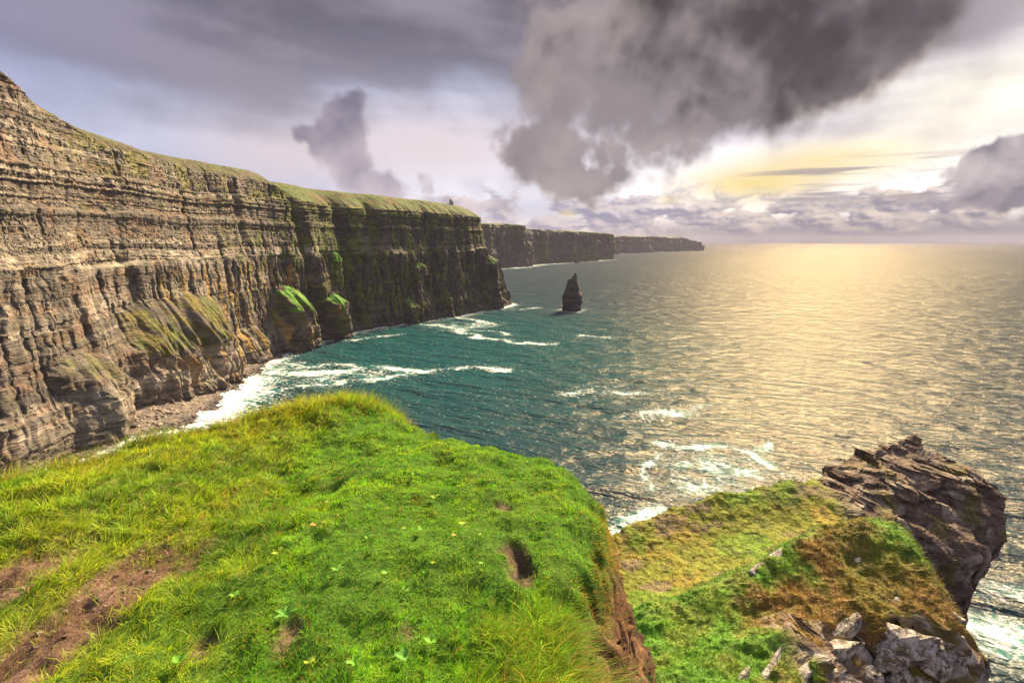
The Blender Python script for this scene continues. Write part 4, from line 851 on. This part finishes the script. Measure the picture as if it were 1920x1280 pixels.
# ---------------------------------------------------------------- towers on the cliff tops
def box(x0, x1, y0, y1, z0, z1):
    v = np.array([(x, y, z) for z in (z0, z1) for x, y in ((x0, y0), (x1, y0), (x1, y1), (x0, y1))], float)
    return v, np.array([(3, 2, 1, 0), (4, 5, 6, 7), (0, 1, 5, 4), (1, 2, 6, 5), (2, 3, 7, 6), (3, 0, 4, 7)])
def boxes(name, lst, colr, mat):
    v, f, o_ = [], [], 0
    for b_ in lst:
        a, q = box(*b_); v.append(a); f.append(q + o_); o_ += 8
    v = np.vstack(v); return mesh(name, v, np.vstack(f), np.tile(C_(*colr), (len(v), 1)), mat)
def ground_at(Pv, x, y):
    q = Pv.reshape(-1, 3); i = np.argmin((q[:, 0] - x) ** 2 + (q[:, 1] - y) ** 2); return q[i, 2]
M_TOWER = rock_mat('tower_masonry', 0.6, 0.1, 0.3)
def tower(loc, k, label, annex):
    e = put('watch_tower', None, loc=loc, label=label, cat='tower'); st = (.46, .41, .38)
    w = put('wall', boxes('tower_wall', [(-2.6 * k, 2.6 * k, -2.6 * k, 2.6 * k, -1.5, 8.6 * k)], st, M_TOWER), e)
    m = [(x * k, (x + 0.7) * k, y * k, (y + 0.7) * k, 8.6 * k, 10.0 * k) for x in (-2.62, -1.0, 0.5, 1.94) for y in (-2.62, 1.94)] + [(x * k, (x + 0.7) * k, y * k, (y + 0.7) * k, 8.6 * k, 10.0 * k) for x in (-2.62, 1.94) for y in (-1.0, 0.5)]
    for q in m: put('battlement', boxes('tower_battlement', [q], st, M_TOWER), e)
    for z0 in (2.6, 5.6): put('window', boxes('tower_window', [(-0.4 * k, 0.4 * k, -2.66 * k, -2.5 * k, z0 * k, (z0 + 1.3) * k)], (.02, .02, .022), M_TOWER), e)
    if annex:
        a = put('annex', boxes('tower_annex', [(2.6 * k, 5.2 * k, -2.0 * k, 2.0 * k, -1.5, 6.2 * k)], (.40, .36, .33), M_TOWER), e)
        put('door', boxes('tower_door', [(3.4 * k, 4.3 * k, -2.06 * k, -1.9 * k, 0.0, 2.1 * k)], (.03, .025, .02), M_TOWER), a)
tower((-112, 968, ground_at(PV[NF + NS - 2:], -112, 968)), 1.0, 'small grey stone tower with battlements on the grassy cliff edge', True)
tower((1985, 6225, 160), 2.0, 'tiny ruined tower on the crest of the distant headland', False)

# ---------------------------------------------------------------- lichened rocks on the promontory
def lichen_mat():
    m, t, b, p, o = newmat('lichen_on_rock')
    c = attr(t, 'col', 'Color'); n1_ = noise(t, p, 3.2, 7, 0.66); n2_ = noise(t, p, 11.0, 5, 0.7); n3_ = noise(t, scaled(t, p, 1.2, 1.2, 5.0), 1.6, 4, 0.6)
    c = mixc(t, (n1_ + (n2_ - 0.5) * 0.5).ss(0.47, 0.58) * 0.85, scalec(t, c, n3_.lin(0.3, 0.7, 0.5, 1.2)), (0.47, 0.43, 0.385))
    c = mixc(t, (n2_ - (n1_ - 0.5) * 0.6).ss(0.58, 0.66) * 0.8, c, (0.05, 0.043, 0.038))
    setin(t, b.inputs['Base Color'], c); b.inputs['Roughness'].default_value = 0.9; b.inputs['Specular IOR Level'].default_value = 0.2
    bump(t, b, n1_ * 0.8 + n2_ * 0.35 + n3_ * 0.7, 1.0, 0.12); return m
M_LICHEN = lichen_mat()
def rock_mesh(seed, sx, sy, sz, tone):
    g = np.random.default_rng(seed); n = 11; u = np.linspace(-1, 1, n)
    a, b_ = np.meshgrid(u, u); one = np.ones_like(a); vs_, fs = [], []
    for k, (P_) in enumerate(((a, b_, one), (-a, b_, -one), (one, a, b_), (-one, -a, b_), (-a, one, b_), (a, -one, b_))):
        vs_.append(np.stack(P_, -1).reshape(-1, 3)); fs.append(gridfaces(n, n) + k * n * n)
    v = np.vstack(vs_); f = np.vstack(fs)
    v = v / np.linalg.norm(v, axis=1, keepdims=True) ** 0.75
    for k in range(15):                                              # split faces
        d = g.normal(size=3); d /= np.linalg.norm(d); lim = 0.62 + 0.32 * g.random(); q = v @ d; v = v - np.outer(np.clip(q - lim, 0, None), d)
    h = fbm(v[:, 0] * 1.6 + seed, v[:, 1] * 1.6, v[:, 2] * 2.4, seed=seed, o=4); v = v * (1 + 0.10 * h)[:, None]
    cr = ridge(v[:, 0] * 1.3 + seed, v[:, 1] * 1.3, v[:, 2] * 2.2, seed=seed + 3, o=3); v = v * (1 - 0.14 * sst(cr, 0.80, 0.95))[:, None]
    p = v * np.array([sx, sy, sz])
    m = fbm(p[:, 0] / 0.35, p[:, 1] / 0.35, p[:, 2] / 0.35, seed=seed + 5, o=4)
    c = mixn(np.tile(C_(.13, .10, .08), (len(v), 1)), C_(.30, .26, .225), sst(m + 0.35 * v[:, 2] + 0.5 * (tone - 0.5), -0.05, 0.35))
    c = mixn(c, C_(.055, .045, .04), sst(cr, 0.80, 0.93)); c = mixn(c, C_(.14, .12, .035), sst(fbm(p[:, 0] / 0.5, p[:, 1] / 0.5, p[:, 2] / 0.5, seed=seed + 9), 0.25, 0.55) * 0.7)
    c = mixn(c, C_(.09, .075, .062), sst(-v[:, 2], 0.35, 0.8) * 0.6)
    me = mesh('rock', p, f, c, M_LICHEN, False)
    import bmesh
    bm = bmesh.new(); bm.from_mesh(me); bmesh.ops.remove_doubles(bm, verts=bm.verts, dist=0.002); bm.to_mesh(me); bm.free(); return me
GR = 'lichened rocks on the promontory'
for i, (x, y, sx, sy, sz, rz, tilt, dzz, tone, lab) in enumerate([(18.03, 20.61, 1.82, 1.23, 1.31, 10, 4, 0, 0.85, 'big pale cracked rock in the face of the brown knob'), (20.19, 20.46, 1.13, 0.86, 0.90, -20, -8, 0, 0.8, 'pale block right beside the big cracked rock, nearer the sea'), (15.56, 20.90, 1.64, 0.38, 0.57, 30, -28, 0, 0.8, 'slanting pale ledge above the dark hollow in the knob'), (14.17, 19.64, 1.78, 0.45, 0.55, 15, -24, 0, 0.8, 'long pale ledge below the slanting ledge, left of the hollow'), (10.62, 18.07, 1.58, 0.19, 0.21, 42, -30, 0, 0.9, 'thin white rock streak running uphill through russet grass'), (9.18, 17.40, 0.29, 0.24, 0.24, 0, 10, 0.05, 0.9, 'small upright white stone low on the green and russet grass'), (17.76, 19.70, 1.38, 0.78, 0.72, 0, 5, -0.05, 0.7, 'pale rock directly under the big cracked rock'), (16.22, 19.76, 0.83, 0.66, 0.83, 0, 0, -0.3, 0.3, 'dark rock at the foot of the hollow'), (18.97, 22.29, 1.10, 0.22, 0.21, 40, -26, 0, 0.9, 'narrow white slab lying in russet grass above the big rock'), (21.28, 20.15, 0.51, 0.37, 0.73, 0, 10, -0.05, 0.8, 'white stone standing on the seaward shoulder of the knob'), (22.09, 23.26, 0.50, 0.48, 0.61, 0, 8, -0.1, 0.75, 'pale rock on the upper seaward edge of the knob'), (15.06, 24.63, 1.70, 0.43, 0.32, 25, -16, -0.12, 0.75, 'pale slab on the crest between green grass and far slope'), (17.46, 25.60, 1.05, 0.28, 0.19, 10, -5, -0.05, 0.8, 'flat pale slab near the top of the knob'), (13.30, 23.93, 1.41, 0.37, 0.31, 30, -22, -0.14, 0.6, 'dull slab lower down the crest, beside the pale slab'), (18.52, 24.56, 0.39, 0.28, 0.14, 0, 0, 0.02, 0.9, 'little white stone in grass below the knob top'), (17.31, 25.04, 0.26, 0.14, 0.16, 0, 0, 0.02, 0.9, 'tiny white stone just under the flat slab'), (5.64, 21.21, 0.43, 0.38, 0.22, 30, -20, 0.02, 0.85, 'rounded pale boulder on the edge of the green slope'), (6.59, 35.82, 0.43, 0.42, 0.27, 0, 0, 0.05, 0.7, 'grey boulder on the far slope beside the turf bank'), (8.48, 36.22, 0.49, 0.42, 0.20, 0, 0, 0.05, 0.45, 'dark low boulder on the far slope next to the grey one'), (21.25, 21.58, 0.53, 0.45, 0.45, 0, 0, -0.1, 0.7, 'pale rock between the seaward edge and the block'), (9.01, 17.34, 0.83, 0.18, 0.17, 38, -25, 0, 0.85, 'pale ledge at the lowest corner of the russet grass'), (19.00, 19.97, 0.89, 0.67, 0.72, 15, 0, -0.1, 0.6, 'grey rock wedged between pale block and lower rock'), (11.93, 18.12, 1.19, 0.29, 0.28, 25, -20, 0, 0.75, 'broken pale ledge below the thin white streak')]):
    z = prom_z(np.array([x]), np.array([y]))[0][0]
    o_ = put('rock', rock_mesh(700 + 7 * i, sx, sy, sz, tone), loc=(x, y, z + CAM_Z + dzz - (0.72 if sx > 1.7 * sy or sx < 0.6 else 0.42) * sz), label=lab, cat='rock', group=GR)
    o_.rotation_euler = (0.15 * math.sin(i * 2.3), R(tilt * 0.3), R(rz))

# ---------------------------------------------------------------- broad-leaved weeds and fallen leaves in the turf
M_LEAF = grass_mat('weed_leaf', 0.3); M_LEAF.node_tree.nodes['Principled BSDF'].inputs['Roughness'].default_value = 0.75
def leaf_mesh(L, w, colr, seed, cup=0.25):
    g = np.random.default_rng(seed); n = 9; f = np.linspace(0, 1, n)
    wid = w * np.sin(np.pi * np.clip(f, 0.02, 0.98) ** 0.85) ** 0.8 * (1 + 0.08 * g.normal(size=n)); wid[0] = w * 0.12; wid[-1] = w * 0.04
    z = L * (0.30 * f - 0.34 * f * f); v = []
    for k in range(n):
        v += [(-wid[k], L * f[k], z[k] + cup * wid[k]), (-wid[k] * 0.5, L * f[k], z[k] + cup * 0.3 * wid[k]), (0, L * f[k], z[k]), (wid[k] * 0.5, L * f[k], z[k] + cup * 0.3 * wid[k]), (wid[k], L * f[k], z[k] + cup * wid[k])]
    v = np.array(v); c = np.tile(C_(*colr), (len(v), 1)); c = c * (0.85 + 0.3 * g.random((len(v), 1))); c[2::5] = c[2::5] * 1.25 + 0.015
    return mesh('leaf', v, gridfaces(n, 5), c, M_LEAF, True)
LG, LY, LO, LD = (.14, .33, .03), (.28, .38, .04), (.42, .24, .05), (.10, .27, .035)
for i, (x, y, nl, L, w, cl, lab) in enumerate([(-0.291, 2.732, 1, 0.05, 0.022, 'y', 'round yellow green leaf, the largest on the mound'), (-0.513, 2.660, 2, 0.05, 0.013, 'g', 'pair of pointed leaves left of the round yellow leaf'), (-0.614, 2.704, 1, 0.035, 0.013, 'y', 'small folded yellow leaf beside the pointed pair'), (-0.335, 2.571, 1, 0.032, 0.012, 'o', 'orange dead leaf below the round yellow leaf'), (-0.949, 4.075, 1, 0.04, 0.015, 'y', 'pale leaf near the top of the mound'), (-0.699, 3.409, 5, 0.045, 0.011, 'g', 'leafy rosette under the brow of the mound'), (-0.509, 3.107, 4, 0.038, 0.013, 'y', 'light rosette between mound top and round leaf'), (-0.168, 2.551, 1, 0.026, 0.01, 'y', 'little yellow leaf beside the soil hollow'), (-0.653, 2.291, 1, 0.034, 0.015, 'g', 'round green leaf in the middle of the short turf'), (-0.516, 2.195, 2, 0.036, 0.015, 'g', 'two round leaves below the middle of the short turf'), (-0.166, 2.333, 1, 0.028, 0.012, 'g', 'small round leaf left of the soil hollow, lower'), (-0.403, 2.355, 1, 0.03, 0.011, 'y', 'pale oval leaf between the turf middle and the hollow'), (-0.344, 1.885, 3, 0.045, 0.018, 'g', 'round three leaved weed low in the turf'), (-0.439, 1.789, 3, 0.05, 0.018, 'd', 'dark broad leaved weed at the bottom of the turf'), (-1.027, 2.037, 7, 0.062, 0.01, 'd', 'star of long ribbed leaves in the lower turf'), (-1.259, 2.478, 8, 0.04, 0.009, 'y', 'bright yellow green cluster left of the turf middle'), (-0.881, 2.308, 5, 0.055, 0.008, 'g', 'narrow leaved rosette right of the bright cluster'), (-0.831, 1.800, 2, 0.036, 0.018, 'y', 'round shiny pair near the bottom of the turf'), (-1.365, 1.805, 4, 0.045, 0.016, 'g', 'weed with round leaves beside the footpath end'), (-1.218, 3.135, 1, 0.036, 0.014, 'o', 'orange leaf in the turf on the shoulder of the mound'), (-1.208, 2.807, 1, 0.034, 0.014, 'o', 'ochre leaf below the orange leaf on the shoulder'), (-0.624, 1.741, 5, 0.05, 0.01, 'g', 'leafy tuft at the lowest edge of the turf'), (-1.333, 2.180, 4, 0.045, 0.011, 'g', 'rosette in the grass between path and star weed'), (-0.816, 2.628, 4, 0.034, 0.01, 'g', 'small rosette in the short turf above the round green leaf')]):
    colr = {'g': LG, 'y': LY, 'o': LO, 'd': LD}[cl]
    z = turf_z(np.array([x]), np.array([y]))[0][0] + CAM_Z
    if nl == 1:
        o_ = put('leaf_litter' if cl == 'o' else 'weed_leaf', leaf_mesh(L, w, colr, i, 0.15), loc=(x, y - L / 2, z + 0.038), label=lab, cat='leaf', group='broad leaves in the turf'); o_.rotation_euler = (R(-14), R(8 * math.sin(i)), R(70 * math.sin(i * 3.7))); continue
    e = put('weed_plant', None, loc=(x, y, z + 0.012), label=lab, cat='weed', group='broad leaved weeds in the turf')
    for k in range(nl):
        o_ = put('leaf', leaf_mesh(0.85 * L * (0.75 + 0.4 * hash1(np.array(k + 31 * i), 9)), w, colr, 50 * i + k), e)
        o_.rotation_euler = (R(22 + 20 * hash1(np.array(k + 17 * i), 5)), 0, 6.283 * (k + 0.35 * math.sin(k * 5 + i)) / nl); o_.location.z = 0.012 + 0.004 * k

# ---------------------------------------------------------------- sea air
hz = boxes('haze', [(-25000, 25000, -60, 25000, -8, 300)], (1, 1, 1), None)
m = bpy.data.materials.new('sea_haze'); m.use_nodes = True; t = m.node_tree; t.nodes.clear()
o = t.nodes.new('ShaderNodeOutputMaterial'); pv = t.nodes.new('ShaderNodeVolumePrincipled')
pv.inputs['Color'].default_value = (0.46, 0.45, 0.60, 1); pv.inputs['Density'].default_value = 4.2e-5; pv.inputs['Anisotropy'].default_value = 0.0
t.links.new(pv.outputs[0], o.inputs['Volume']); hz.materials.append(m)
put('haze', hz, kind='stuff', label='thin pale sea haze over the bay')
